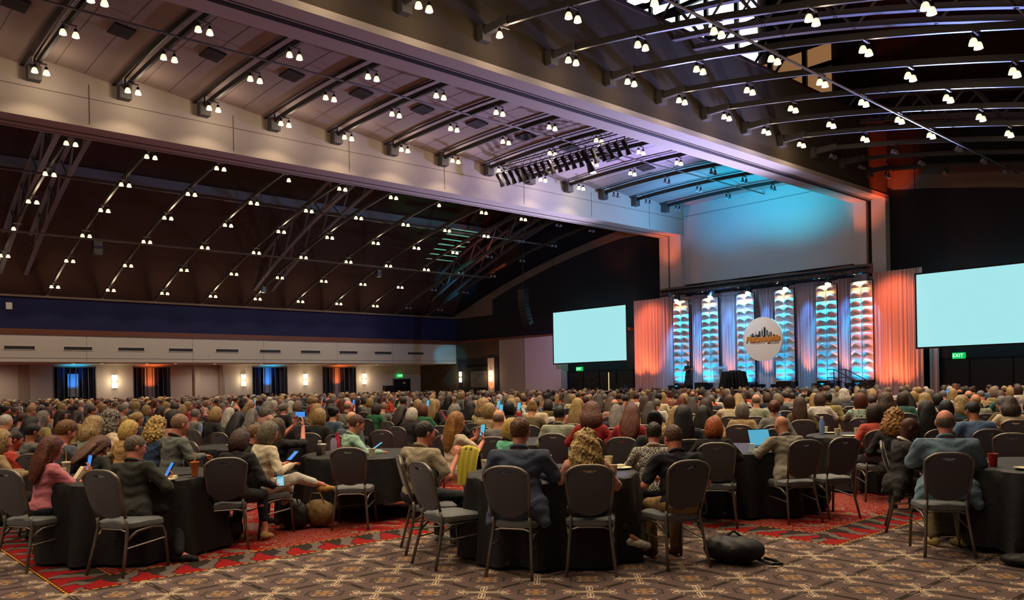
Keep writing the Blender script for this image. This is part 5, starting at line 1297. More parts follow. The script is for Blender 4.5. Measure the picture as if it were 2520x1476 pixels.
MID= [(-15.8, 5.88, 'S', 'gr', 'gray'),
(-13.99, 5.5, 'O', 'bl', 'black'),
(-12.43, 5.39, 'L', 'bk', 'black'),
(-9.31, 3.82, 'L', 'bk', 'black'),
(-11.28, 2.82, 'C', 'bl', 'sage'),
(-13.02, 2.54, 'L', 'bk', 'black'),
(-16.75, 3.15, 'S', 'br', 'gray'),
(-11.37, 6.12, 'O', 'bl', 'black'),
(-12.63, 7.12, 'U', 'bk', 'denim'),
(-10.44, 6.16, 'B', 'bl', 'slate'),
(-14.61, 8.57, 'B', 'pk', 'gray'),
(-8.37, 5.69, 'S', 'br', 'cream'),
(-11.79, 8.18, 'O', 'wh', 'black'),
(-12.72, 9.04, 'O', 'au', 'green'),
(-14.59, 10.78, 'L', 'bl', 'black'),
(-8.05, 6.07, 'U', 'bk', 'rust'),
(-11.26, 9.4, 'C', 'bl', 'pattern'),
(-8.14, 7.06, 'B', 'pk', 'gray'),
(-10.2, 8.65, 'O', 'bl', 'tan'),
(-12.2, 9.89, 'L', 'bk', 'black'),
(-11.77, 7.79, 'L', 'br', 'black'),
(-13.52, 9.09, 'L', 'db', 'black'),
(-18.42, 5.75, 'L', 'db', 'peach'),
(-19.14, 6.86, 'O', 'bl', 'tan'),
(-16.97, 5.72, 'S', 'bl', 'red'),
(-20.52, 6.5, 'O', 'bl', 'denim'),
(-19.11, 5.53, 'S', 'gr', 'tan'),
(-19.08, 4.33, 'L', 'db', 'black'),
(-19.62, 4.14, 'S', 'bk', 'gray'),
(-21.57, 4.24, 'S', 'bl', 'white'),
(-26.54, 4.89, 'S', 'gr', 'black'),
(-18.1, 4.66, 'L', 'db', 'tan'),
(-24.16, 6.53, 'O', 'bl', 'white'),
(-18.41, 8.51, 'L', 'bl', 'houndstooth'),
(-30.01, 13.3, 'S', 'db', 'navy'),
(-19.65, 8.23, 'S', 'gr', 'red'),
(-22.1, 11.48, 'L', 'db', 'black'),
(-22.94, 11.38, 'C', 'br', 'gray'),
(-22.35, 13.72, 'S', 'db', 'gray'),
(-16.27, 10.49, 'S', 'pk', 'gray'),
(-21.74, 13.76, 'L', 'db', 'black'),
(-9.9, 9.33, 'U', 'bl', 'olive'),
(-14.92, 14.14, 'B', 'pk', 'blue'),
(-7.94, 8.0, 'S', 'bk', 'sage'),
(-10.6, 10.72, 'S', 'bk', 'white'),
(-9.52, 10.05, 'L', 'bl', 'pink'),
(-7.09, 7.73, 'C', 'au', 'red'),
(-6.64, 7.64, 'L', 'db', 'denim'),
(-6.61, 7.91, 'L', 'au', 'red'),
(-5.58, 7.14, 'U', 'bk', 'black'),
(-6.7, 9.03, 'L', 'bl', 'tan'),
(-6.72, 9.66, 'L', 'bk', 'navy'),
(-5.72, 8.51, 'L', 'bk', 'navy'),
(-6.96, 11.05, 'O', 'gr', 'tan'),
(-8.29, 13.65, 'B', 'pk', 'sage'),
(-8.83, 13.6, 'O', 'br', 'cream'),
(-11.04, 12.78, 'B', 'pk', 'pink'),
(-10.7, 13.73, 'S', 'gr', 'white'),
(-8.91, 11.76, 'L', 'br', 'navy'),
(-8.25, 10.35, 'L', 'db', 'tan'),
(-12.84, 15.37, 'S', 'bk', 'gray'),
(-12.7, 14.26, 'L', 'db', 'navy'),
(-11.31, 10.09, 'O', 'bk', 'black'),
(-15.91, 14.08, 'S', 'db', 'teal'),
(-6.46, 11.16, 'P', 'au', 'gray'),
(-6.92, 12.79, 'L', 'br', 'olive'),
(-8.1, 16.09, 'S', 'bk', 'khaki'),
(-6.37, 13.83, 'O', 'au', 'leafy'),
(-4.73, 10.71, 'O', 'db', 'coral'),
(-5.72, 13.41, 'C', 'br', 'black'),
(-6.57, 16.06, 'O', 'db', 'teal'),
(-4.23, 11.16, 'L', 'bk', 'black'),
(-4.63, 12.9, 'O', 'bk', 'black'),
(-3.74, 11.44, 'S', 'bk', 'blue'),
(-5.25, 16.04, 'B', 'bl', 'sage'),
(-6.3, 18.82, 'B', 'pk', 'navy'),
(-4.13, 14.04, 'C', 'db', 'cream'),
(-4.91, 16.04, 'L', 'db', 'gray'),
(-8.8, 17.95, 'C', 'gr', 'gray'),
(-9.86, 18.91, 'L', 'bl', 'cream'),
(-11.65, 21.69, 'S', 'gr', 'navy'),
(-6.38, 16.7, 'C', 'bl', 'cream'),
(-6.54, 17.73, 'O', 'bk', 'navy'),
(-7.89, 17.86, 'S', 'au', 'rust'),
(-7.16, 16.73, 'U', 'au', 'navy'),
(-7.89, 22.31, 'L', 'bl', 'gray'),
(-7.3, 23.74, 'S', 'gr', 'black'),
(-8.42, 17.91, 'L', 'db', 'gray'),
(-10.1, 18.07, 'S', 'db', 'gray'),
(-10.67, 18.13, 'O', 'br', 'navy'),
(-10.29, 14.39, 'L', 'db', 'cream'),
(-10.96, 16.13, 'S', 'gr', 'navy'),
(-10.6, 14.38, 'C', 'bl', 'tan'),
(-17.21, 18.75, 'B', 'pk', 'gray'),
(-15.62, 16.2, 'O', 'bl', 'cream'),
(-14.43, 14.16, 'S', 'gr', 'white'),
(-20.75, 19.09, 'O', 'au', 'black'),
(-22.08, 19.22, 'S', 'bk', 'gray'),
(-19.86, 16.26, 'S', 'gr', 'white'),
(-24.62, 19.46, 'O', 'bl', 'gray'),
(-18.21, 13.95, 'L', 'bk', 'black'),
(-22.4, 16.3, 'S', 'br', 'white'),
(-28.22, 19.8, 'S', 'gr', 'white'),
(-24.81, 16.34, 'S', 'pk', 'orange'),
(-20.9, 11.62, 'L', 'db', 'black'),
(-25.49, 13.55, 'O', 'bl', 'gray'),
(-23.74, 13.65, 'L', 'br', 'peach'),
(-28.29, 13.39, 'O', 'gr', 'green'),
(-20.3, 8.09, 'L', 'bl', 'white'),
(-34.48, 13.05, 'S', 'gr', 'gray'),
(-29.11, 10.66, 'S', 'bk', 'orange'),
(-30.16, 10.53, 'S', 'gr', 'gray'),
(-31.6, 10.37, 'O', 'gr', 'brown'),
(-23.99, 7.27, 'O', 'bl', 'navy'),
(-35.71, 9.88, 'S', 'bk', 'gray'),
(-27.08, 6.58, 'L', 'db', 'gray'),
(-28.56, 6.25, 'O', 'bl', 'tan'),
(-29.88, 5.96, 'B', 'pk', 'red'),
(-37.63, 6.8, 'O', 'br', 'black')]
CHX= [(-7.61, 7.71), (-7.69, 8.88), (-7.11, 8.56), (-5.94, 7.21), (-10.86, 10.29), (-10.85, 11.36), (-8.47, 10.15), (-8.22, 16.44), (-7.84, 14.73), (-6.68, 14.23), (-5.99, 13.66), (-5.14, 13.57), (-4.25, 13.68), (-3.23, 10.91), (-6.11, 10.32), (-10.55, 2.34), (-11.38, 3.77), (-10.94, 4.37), (-8.5, 3.91), (-13.84, 7.42), (-12.16, 6.81), (-10.96, 7.29), (-10.7, 8.09), (-9.17, 7.14)]

# ================================================================== SEATED PEOPLE NEAR THE CAMERA
def W(t, p):
    a = t.rotation_euler[2]; s = t.scale[0]
    x, y, z = p[0] * s, p[1] * s, p[2] * s
    return (t.location[0] + x * math.cos(a) - y * math.sin(a), t.location[1] + x * math.sin(a) + y * math.cos(a), z)
PHM = MB().box((0, 0, 0), (0.074, 0.009, 0.15))
def phone(t, p, lab, tilt=0.3, yaw=0.0, scr='screen_blue', land=False):
    o = thing('smartphone', uniq(lab), 'phone', W(t, p), t.rotation_euler[2] + yaw, 'phones held up or in the hand')
    o.rotation_euler = (-tilt, (PI / 2 if land else 0), t.rotation_euler[2] + yaw)
    MB().box((0, 0, 0), (0.076, 0.009, 0.152)).build('phone_body', M['black_plastic'], o)
    MB().box((0, -0.0052, 0), (0.068, 0.001, 0.14)).build('screen', M[scr], o)
    return o
LAPW = dict(wri=[(-0.13, 0.30, 0.70), (0.13, 0.30, 0.70)])
TABW = dict(elb=[(-0.29, 0.12, 0.80), (0.29, 0.12, 0.80)], wri=[(-0.14, 0.36, 0.80), (0.14, 0.36, 0.80)])
def fg(name, label, sk, pk, over=None, eye=False, glasses=False):
    x, y, a, z = FGPOS[name]
    if over: x, y, a = over
    D = person_meshes(name, **pk)
    s = max(0.92, min(1.03, z / 1.18))
    t = put_person(D, (x, y, 0), a, uniq(label), s=s, **sk)
    if eye: eyes_glasses(t, D, glasses)
    return t
CR = [(-0.13, 0.45, 0.51), (0.10, 0.46, 0.60)]
t = fg('pink', 'person in a pink tee with long auburn hair and glasses, holding a phone', dict(top='#c0707a', legs='#15161c', skin='r', hair='L', hc='au', shoe='#8f8a7c'),
       dict(female=True, sleeve='short', lean=6, yaw=0, pitch=10, crop=True, w=1.08, knee=[(-0.13, 0.44, 0.50), (0.13, 0.44, 0.50)], ank=[(-0.08, 0.22, 0.09), (0.12, 0.30, 0.09)],
            elb=[(-0.24, 0.20, 0.76), (0.25, 0.22, 0.76)], wri=[(-0.10, 0.44, 0.84), (0.07, 0.44, 0.88)], hdir=[(0.3, 0.6, 0.7), (-0.1, 0.2, 1)], hn=[(0.5, -0.6, 0.2), (-0.8, -0.4, 0.1)]), over=(-8.62, 1.82, 102), eye=True, glasses=True)
phone(t, (0.03, 0.47, 1.0), 'dark phone held up by the person in the pink tee', 0.2)
t = fg('suitglasses', 'person in a dark olive blazer and glasses looking down at a phone, grey-brown hair', dict(top='#26271f', legs='#0c0c0e', skin='r', hair='S', hc='#5f5545', shoe='#101010'),
       dict(top='blazer', lean=5, yaw=28, pitch=14, w=1.08, side=-4, knee=[(-0.12, 0.44, 0.50), (0.20, 0.42, 0.52)], ank=[(-0.10, 0.15, 0.09), (0.36, 0.22, 0.09)], toe=[(0, 1, -0.1), (0.9, 0.5, -0.1)],
            elb=[(-0.28, 0.08, 0.76), (0.33, 0.10, 0.78)], wri=[(-0.05, 0.36, 0.79), (0.20, 0.28, 0.78)], hdir=[(0.4, 0.8, 0.2), (0.0, 0.5, 0.9)], hn=[(0, 0, -1), (-0.5, -0.7, 0.2)]), over=(-7.95, 2.42, 120), eye=True, glasses=True)
phone(t, (0.17, 0.33, 0.93), 'phone with a blue lit screen held by the person in glasses and dark olive blazer', 0.5, -0.5)
t = fg('blacktop', 'person in black with a brown bob bending over, handbag under the chair', dict(top='#0b0b0c', legs='#0b0b0d', skin='r', hair='O', hc='br', shoe='#b0925c'),
       dict(female=True, lean=16, yaw=10, pitch=26, crop=True, elb=[(-0.27, 0.10, 0.74), (0.30, 0.10, 0.70)], wri=[(-0.10, 0.40, 0.80), (0.34, 0.30, 0.62)], hdir=[(0.2, 1, 0), (0.1, 1, 0.2)], ank=[(-0.12, 0.30, 0.09), (0.20, 0.36, 0.09)]), over=(-8.13, 3.45, 132))
phone(t, (0.37, 0.42, 0.66), 'phone with a pale cyan screen beside the person in black with a brown bob', 0.9, 0.4, 'screen_cyan')
fg('undercut', 'person with short blonde-topped dark hair in a black jacket, facing right', dict(top='#14130f', legs='#111', skin='r', hair='T', hc='#6a4c24', collar='#26261f'), dict(lean=10, yaw=20, pitch=12, **TABW) | dict(collar=True), eye=True)
t = fg('whiteshirt', 'person in a cream shirt with a grey bob, legs crossed, tan shoe', dict(top='#cfc2a4', legs='#c9c3b8', skin='r', hair='O', hc='#6e6552', shoe='#b58a46', collar='#3a3a34'),
       dict(female=True, collar=True, lean=8, pitch=20, crop=True, w=1.1, knee=[(-0.12, 0.44, 0.50), (0.06, 0.44, 0.62)], ank=[(-0.12, 0.40, 0.09), (0.06, 0.80, 0.50)], toe=[(0, 1, -0.1), (0, 1, -0.05)],
            elb=[(-0.26, 0.05, 0.74), (0.28, 0.06, 0.74)], wri=[(-0.10, 0.34, 0.78), (0.12, 0.34, 0.78)], hdir=[(0.3, 1, 0.3), (-0.3, 1, 0.3)]))
phone(t, (0.03, 0.42, 0.88), 'phone with a blue screen in the hands of the person in the cream shirt', 0.9, 0.1)
t = fg('mint', 'person in a mint green shirt and khaki trousers turned right, with thinning brown hair', dict(top='#8fb39c', legs='#6e5028', skin='r', hair='S', hc='#5a3c28', collar='#8fb39c'),
       dict(collar=True, lean=12, pitch=12, w=1.08, knee=[(-0.14, 0.44, 0.50), (0.10, 0.44, 0.64)], elb=[(-0.30, 0.14, 0.76), (0.32, 0.18, 0.80)], wri=[(-0.08, 0.38, 0.80), (0.20, 0.44, 0.79)]), eye=True)
phone(t, (0.0, 0.46, 0.86), 'phone in the hands of the person in the mint green shirt', 1.0, 0, 'screen_cyan')
t = fg('beige', 'person in a beige striped shirt seen from behind, short dark hair, turned right', dict(top='#a1957a', legs='#17191f', skin='r', hair='S', hc='#2a241f', shoe='#8a887a', collar='#97896d'),
       dict(collar=True, sleeve='short', lean=8, yaw=14, pitch=6, w=1.16, elb=[(-0.30, 0.10, 0.76), (0.33, 0.12, 0.74)], wri=[(-0.10, 0.36, 0.82), (0.22, 0.36, 0.92)], hdir=[(0.3, 1, 0), (-0.2, 0.3, 1)]), over=(-6.54, 4.62, 98))
t = fg('cream', 'person with long blonde hair in a cream blouse, holding up a phone', dict(top='#c9b59b', legs='#b9a48c', skin='r', hair='L', hc='#95662f'),
       dict(female=True, sleeve='short', lean=4, pitch=4, yaw=8, elb=[(-0.24, 0.18, 0.80), (0.26, 0.20, 0.82)], wri=[(-0.04, 0.42, 0.96), (0.10, 0.42, 0.92)], hdir=[(0.2, 0.3, 1), (-0.2, 0.3, 1)], hn=[(0.5, -0.7, 0), (-0.5, -0.7, 0)]))
phone(t, (0.04, 0.47, 1.06), 'phone with a pale blue screen held up by the person in the cream blouse', 0.25, 0.2, 'screen_cyan')
fg('tank', 'person in a mint sleeveless top with a short blonde bob', dict(top='#5fae8c', legs='#22242a', skin='r', hair='O', hc='#bb9a50', collar='#15151a'), dict(female=True, collar=True, sleeve='none', lean=8, pitch=10, yaw=0, **TABW), over=(-6.75, 5.95, 82))
fg('blueblazer', 'person in a blue-grey blazer with short brown hair, back turned, at the nearest table', dict(top='#434e63', legs='#0e0e12', skin='r', hair='S', hc='#5e3a20', collar='#434e63', shoe='#16161a'),
   dict(top='blazer', lean=5, pitch=4, w=1.14, yaw=4, vox=0.012, ank=[(-0.12, 0.10, 0.09), (0.14, 0.12, 0.09)], **TABW))
t = fg('blond', 'person with long wavy blonde hair in a salmon top and black trousers, white sneakers', dict(top='#c08672', legs='#0a0a0b', skin='r', hair='W', hc='#b8985c', shoe='#d2cdbd'),
       dict(female=True, sleeve='long', lean=3, pitch=4, w=1.12, wide=True, crop=True, vox=0.012, knee=[(-0.13, 0.42, 0.51), (0.20, 0.40, 0.52)], ank=[(-0.02, 0.20, 0.09), (0.45, 0.30, 0.24)], toe=[(0.6, 0.8, -0.1), (1, 0.15, -0.15)],
            elb=[(-0.27, 0.08, 0.76), (0.28, 0.10, 0.78)], wri=[(-0.10, 0.34, 0.82), (0.12, 0.30, 0.92)]))
fg('plaid', 'person in a checked shirt with short dark hair, beside the navy polo shirt', dict(top='#bdb5a4', legs='#1a1c24', skin='r', hair='S', hc='db', collar='#bdb5a4'), dict(collar=True, fabric='plaid', lean=8, pitch=8, yaw=0, **TABW), over=(-5.05, 6.42, 122))
fg('polo', 'person in a navy polo shirt and khaki trousers with curly brown hair, back turned', dict(top='#0e121c', legs='#86683c', skin='r', hair='S', hc='#5a4028', collar='#0e121c', shoe='#5a2c18'),
   dict(collar=True, sleeve='short', lean=10, pitch=20, w=1.2, yaw=-2, vox=0.012, elb=[(-0.32, 0.08, 0.74), (0.31, 0.10, 0.74)], wri=[(-0.12, 0.34, 0.78), (0.10, 0.34, 0.78)]), over=(-4.30, 5.84, 150))
fg('orange', 'person with shoulder length orange hair in a black jacket', dict(top='#0e0d0e', legs='#0d0d10', skin='r', hair='O', hc='or'), dict(top='blazer', female=True, lean=9, pitch=18, **TABW))
t = fg('grayblazer', 'bald person in a beige-grey blazer typing on a laptop', dict(top='#827b6c', legs='#0d0d12', skin='#b07858', hair=None, collar='#827b6c'),
       dict(top='blazer', lean=14, pitch=16, w=1.05, elb=[(-0.36, 0.16, 0.80), (0.28, 0.16, 0.78)], wri=[(-0.24, 0.42, 0.82), (-0.06, 0.42, 0.82)]))
fg('blacksuit', 'bald dark-skinned person in a black suit with a white collar, turned right', dict(top='#131312', legs='#0d0d0e', skin='d', hair=None, collar='#d8d4cc'), dict(top='blazer', lean=8, pitch=26, yaw=-4, w=1.12, **TABW), over=(-3.56, 8.54, 40))
fg('bun', 'person with curly golden hair tied up, in black, behind the black suit', dict(top='#101010', legs='#101010', skin='r', hair='C', hc='#94682c'), dict(female=True, lean=8, pitch=12))
fg('lightblue', 'person in a light blue blazer with a bald crown, back turned, at the right table', dict(top='#66808f', legs='#5e5134', skin='r', hair='B', hc='#5e5140', collar='#66808f', shoe='#a8965c'),
   dict(top='blazer', lean=5, pitch=4, w=1.22, vox=0.012, ank=[(-0.10, 0.16, 0.09), (0.14, 0.16, 0.09)], toe=[(-0.4, 1, -0.1), (-0.5, 1, -0.1)], **TABW), over=(-2.90, 8.02, 116))
fg('longbrown', 'person with long straight brown hair leaning over, in black, behind the dark olive blazer', dict(top='#0a0a0b', legs='#101010', skin='r', hair='L', hc='#5a3620'), dict(female=True, lean=26, pitch=26, yaw=20, **TABW))
fg('graytee', 'person in a slate tee with short blonde-topped hair, behind the pink tee', dict(top='#474d55', legs='#181a20', skin='r', hair='T', hc='#6e4820'), dict(sleeve='short', lean=8, pitch=16, w=1.1, **TABW), eye=True)
t = fg('phoneman', 'person with short black hair in a grey shirt looking at a lit phone, far left', dict(top='#5c5a57', legs='#181a20', skin='t', hair='S', hc='bk'),
       dict(lean=4, pitch=14, elb=[(-0.24, 0.18, 0.80), (0.26, 0.20, 0.82)], wri=[(-0.04, 0.42, 0.98), (0.10, 0.42, 0.96)], hdir=[(0.2, 0.3, 1), (-0.2, 0.3, 1)], hn=[(0.5, -0.7, 0), (-0.5, -0.7, 0)]), eye=True)
phone(t, (0.04, 0.47, 1.10), 'lit phone held up by the person with short black hair at the far left', 0.2, -0.9)
fg('tancardigan', 'person with blonde hair in a tan cardigan cut by the left edge', dict(top='#8a7452', legs='#22201c', skin='r', hair='O', hc='bl'), dict(female=True, lean=6, pitch=8, w=1.15, **TABW), eye=True)
fg('redface', 'person in a red-orange top at the left edge beside the tan cardigan', dict(top='#a02a18', legs='#1a1a1a', skin='#a85a44', hair='S', hc='db'), dict(lean=8, pitch=10, **TABW), eye=True)
fg('raglan', 'person in a grey marl top with short reddish grey hair, turned right', dict(top='#5c605b', legs='#8f8464', skin='r', hair='S', hc='#8d6b52', collar='#15171a'), dict(collar=True, lean=10, pitch=6, w=1.15, **TABW), eye=True)
fg('floral', 'person with curly blonde hair in a sleeveless navy patterned top', dict(top='#2f4668', legs='#20222a', skin='r', hair='C', hc='#b3924e'), dict(female=True, fabric='pattern', sleeve='none', lean=8, pitch=10))
fg('tanjacket', 'person with a straight blonde bob in a tan jacket', dict(top='#a98652', legs='#9c9168', skin='r', hair='O', hc='#c2a25a'), dict(female=True, lean=10, pitch=24, yaw=0))
fg('graycurl', 'person with curly grey hair in a pale blouse', dict(top='#cdb59a', legs='#22242a', skin='r', hair='C', hc='#6d6658'), dict(female=True, lean=6, pitch=6))
t = fg('armsup', 'person in black raising a phone high with both hands', dict(top='#0c0c0d', legs='#101010', skin='r', hair='L', hc='#55432f'),
       dict(female=True, sleeve='34', lean=2, pitch=-4, elb=[(-0.20, 0.28, 0.98), (0.24, 0.26, 0.96)], wri=[(-0.03, 0.42, 1.20), (0.12, 0.42, 1.18)], hdir=[(0.1, 0.1, 1), (-0.1, 0.1, 1)], hn=[(0.9, -0.3, 0), (-0.9, -0.3, 0)], curl=0.3))
phone(t, (0.04, 0.47, 1.34), 'phone raised high in both hands above the crowd left of centre', 0.1, 0.0, land=True)
# the speaker on the stage
D = person_meshes('speaker', female=True, stand=True, skirt=False, sleeve='cap', lean=0, pitch=4, yaw=0, knee=[(-0.09, 0.03, 0.50), (0.09, 0.04, 0.50)], ank=[(-0.08, 0.0, 0.10), (0.10, 0.02, 0.10)],
                  elb=[(-0.27, 0.03, 1.13), (0.26, 0.05, 1.13)], wri=[(-0.06, 0.24, 1.22), (0.07, 0.24, 1.18)], vox=0.012)
t = put_person(D, (-28.75, 40.0, SZ), -60, 'person in a long black dress speaking on the stage', top='#0a0a0c', legs='#0a0a0c', skin='t', hair='U', hc='db', shoe='#b08a60', group='speaker on stage')
for o in t.children:
    if o.name.startswith('trousers'): o.name = 'skirt'

# ================================================================== THE REST OF THE AUDIENCE
V = 0.022
POSES = [person_meshes('male_lap', vox=V, lean=6, pitch=6), person_meshes('female_lap', vox=V, female=True, lean=6, pitch=4, yaw=10), person_meshes('male_table', vox=V, lean=12, pitch=12, yaw=-12, w=1.08, **TABW),
         person_meshes('female_table', vox=V, female=True, lean=12, pitch=14, yaw=-8, **TABW), person_meshes('blazer', vox=V, top='blazer', lean=6, pitch=6, w=1.05),
         person_meshes('female_phone', vox=V, female=True, sleeve='34', lean=3, pitch=2, elb=[(-0.22, 0.22, 0.88), (0.24, 0.22, 0.88)], wri=[(-0.03, 0.42, 1.08), (0.10, 0.42, 1.06)], hdir=[(0.1, 0.1, 1), (-0.1, 0.1, 1)], hn=[(0.9, -0.3, 0), (-0.9, -0.3, 0)])]
TOPC = {'gray': '#6a6a66', 'black': '#0f0f11', 'sage': '#8c927c', 'denim': '#2f4656', 'slate': '#4a5158', 'cream': '#bfae8e', 'green': '#12562f', 'rust': '#6e3a30', 'pattern': '#b5a478', 'tan': '#9a8058', 'peach': '#c09080',
        'red': '#8e1a1c', 'white': '#b8b2a8', 'houndstooth': '#a89c84', 'navy': '#1a1f2e', 'olive': '#5a4c2e', 'blue': '#4b6484', 'pink': '#a87868', 'khaki': '#8a7a48', 'leafy': '#8fa090', 'coral': '#b04636', 'teal': '#24524c', 'orange': '#c0421c', 'brown': '#4e3626'}
HN = {'bk': 'black', 'db': 'dark-brown', 'br': 'brown', 'au': 'auburn', 'bl': 'blonde', 'gr': 'grey', 'wh': 'white', 'pk': 'sandy'}
KN = {'S': 'short %s hair', 'B': 'balding %s hair', 'O': '%s bob', 'L': 'long %s hair', 'C': 'curly %s hair', 'U': '%s hair bun', 'P': '%s ponytail'}
def sit(x, y, kind, hc, tc, low, ang=None, pose=None):
    ang = ang if ang is not None else math.degrees(math.atan2(38 - y, -25.5 - x)) + random.uniform(-14, 14)
    fem = kind in 'OLCUP'
    D = pose or (random.choice([POSES[1], POSES[1], POSES[3], POSES[3]] + ([POSES[5]] if random.random() < 0.35 else [])) if fem else random.choice([POSES[0], POSES[2], POSES[4]]))
    if tc in ('pattern', 'leafy', 'houndstooth', 'coral'): pass
    desc = '%s, %s top' % (KN[kind] % HN[hc], {'pattern': 'patterned', 'houndstooth': 'checked', 'leafy': 'leafy-print'}.get(tc, tc))
    loc = tname(x, y)
    top = TOPC[tc]; sk = random.choice(['l', 'r', 'r', 'm', 't']) if hc != 'bk' else random.choice(['t', 'm', 'd', 'l'])
    if hc in ('bl', 'gr', 'wh', 'pk'): sk = random.choice('lr')
    sc = random.uniform(0.96, 1.04)
    t = put_person(D, (x, y, 0), ang, uniq('person, %s, %s' % (desc, loc)), top=top, legs=random.choice(['#14161c', '#1a1a1c', '#3a3428', '#20242e']), skin=sk, hair=kind, hc=hc, s=sc)
    if tc in ('pattern', 'leafy', 'houndstooth'):
        for o in t.children:
            if o.name.startswith(('shirt', 'jacket')):
                o.material_slots[0].link = 'OBJECT'; o.material_slots[0].material = M['o_pattern']
    a = math.radians(ang)
    if n_chairs[0] < 292: chair(x + 0.07 * math.cos(a), y + 0.07 * math.sin(a), ang, 'chair of person in %s, %s' % (desc.split(', ')[1].replace(' top', ''), loc), low)
    if D is POSES[5]: phone(t, (0.03, 0.47, 1.2), 'lit phone held up, %s' % loc, 0.2, 0, random.choice(['screen_blue', 'screen_cyan']))
    return t
placed = [(v[0], v[1]) for k, v in FGPOS.items() if k != 'speaker']
def push(x, y):
    for tx, ty in ctr:
        d = math.hypot(x - tx, y - ty)
        if d < 0.98:
            k = 0.98 / max(d, 0.05); x, y = tx + (x - tx) * k, ty + (y - ty) * k
    return x, y
n_people = 29
for (x, y, kind, hc, tc) in MID:
    x, y = push(x, y)
    if min(math.hypot(x - a, y - b) for a, b in placed) < 0.50: continue
    placed.append((x, y)); n_people += 1
    sit(x, y, kind, hc, tc, math.hypot(x, y) > 17)
for (x, y) in CHX:
    x, y = push(x, y)
    if min(math.hypot(x - a, y - b) for a, b in placed) < 0.5: continue
    placed.append((x, y))
    chair(x, y, math.degrees(math.atan2(38 - y, -25.5 - x)) + random.uniform(-20, 20), 'empty banquet chair, ' + tname(x, y))
seats = []
for k, (tx, ty) in sorted(TG.items()):
    a0 = random.uniform(0, 6)
    for j in range(8):
        a = a0 + j * PI / 4 + random.uniform(-0.1, 0.1); x, y = tx + 1.16 * math.cos(a), ty + 1.16 * math.sin(a)
        f = x * _F.x + y * _F.y
        if f < 11.5 or not in_view(x, y, 0.2) or x < -54 or y > 36.6: continue
        if min(math.hypot(x - p, y - q) for p, q in placed) < 0.62: continue
        if random.random() < 0.10: continue
        if f < 17 and random.random() < 0.35: continue
        placed.append((x, y)); seats.append((f, x, y))
seats.sort()
kinds = ['S'] * 8 + ['B'] * 2 + ['O'] * 5 + ['L'] * 7 + ['C'] * 2 + ['U', 'P']
hcs = ['bk'] * 3 + ['db'] * 5 + ['br'] * 4 + ['au'] * 2 + ['bl'] * 5 + ['gr'] * 4 + ['wh', 'pk']
tops = ['black'] * 5 + ['gray'] * 3 + ['white'] * 3 + ['navy'] * 3 + ['cream', 'tan', 'blue', 'denim', 'sage', 'slate', 'red', 'olive', 'teal', 'peach', 'pink', 'orange', 'green', 'rust', 'khaki', 'brown']
far = []
for f, x, y in seats:
    c = (random.choice(kinds), random.choice(hcs), random.choice(tops))
    if n_people < 298: sit(x, y, *c, True); n_people += 1
    else: far.append((x, y) + c)
# everyone farther back, as one crowd
FV = 0.035
def raw(me): 
    v = np.empty(len(me.vertices) * 3, np.float32); me.vertices.foreach_get('co', v)
    q = np.empty(len(me.loops), np.int32); me.loops.foreach_get('vertex_index', q); return v.reshape(-1, 3), q.reshape(-1, 4)
P0 = person_meshes('far', vox=FV, lean=6, pitch=6); P1 = person_meshes('far', vox=FV, lean=6, pitch=6, female=True)
HF = {k: raw(smesh('far_hair', hair_prims(k)[0], 0.024, M['o_hair'], hair_prims(k)[1])) for k in 'SBOLCUP'}
skm = [mat('crowd_skin_%d' % i, c, 0.6) for i, c in enumerate(('#c98f72', '#9a6243', '#4a2a1c'))]
hrm = {k: mat('crowd_hair_' + k, HC[k], 0.6) for k in HN}
tpm = {k: mat('crowd_top_' + k, TOPC[k], 0.85) for k in sorted(set(tops))}
ml = skm + list(hrm.values()) + list(tpm.values()) + [M['black_cloth']]
hi_ = {k: 3 + i for i, k in enumerate(hrm)}; ti_ = {k: 3 + len(hrm) + i for i, k in enumerate(tpm)}
VV, FF, MM, n0 = [], [], [], 0
for (x, y, kind, hc, tc) in far:
    D = P1 if kind in 'OLCUP' else P0
    ang = math.atan2(38 - y, -25.5 - x) + random.uniform(-0.25, 0.25) - PI / 2; s = random.uniform(0.95, 1.04)
    R = np.array([[math.cos(ang), -math.sin(ang), 0], [math.sin(ang), math.cos(ang), 0], [0, 0, 1]]) * s
    hv, hf = HF[kind]; hv = hv @ D['Rh'].T + D['hc']
    for (v, q), mi in ((raw(D['body']), random.choice((0, 0, 0, 1, 2))), (raw(D['shirt']), ti_[tc]), (raw(D['legs']), len(ml) - 1), ((hv, hf), hi_[hc])):
        VV.append(v @ R.T + np.array((x, y, 0))); FF.append(q + n0); MM.append(np.full(len(q), mi)); n0 += len(v)
if VV:
    V_, F_, M_ = np.concatenate(VV), np.concatenate(FF), np.concatenate(MM)
    me = bpy.data.meshes.new('seated_crowd'); me.vertices.add(len(V_)); me.vertices.foreach_set('co', V_.astype(np.float32).ravel())
    me.loops.add(F_.size); me.loops.foreach_set('vertex_index', F_.astype(np.int32).ravel())
    me.polygons.add(len(F_)); me.polygons.foreach_set('loop_start', np.arange(0, F_.size, 4, dtype=np.int32)); me.update(calc_edges=True)
    for q in ml: me.materials.append(q)
    me.polygons.foreach_set('material_index', M_.astype(np.int32)); me.polygons.foreach_set('use_smooth', [True] * len(F_))
    tag(link('crowd', me), 'mass of seated people in the rows farthest back, near the walls and stage', 'crowd', None, 'stuff')
print('people', n_people, 'far', len(far), 'chairs', n_chairs[0], 'tables', len(TG))

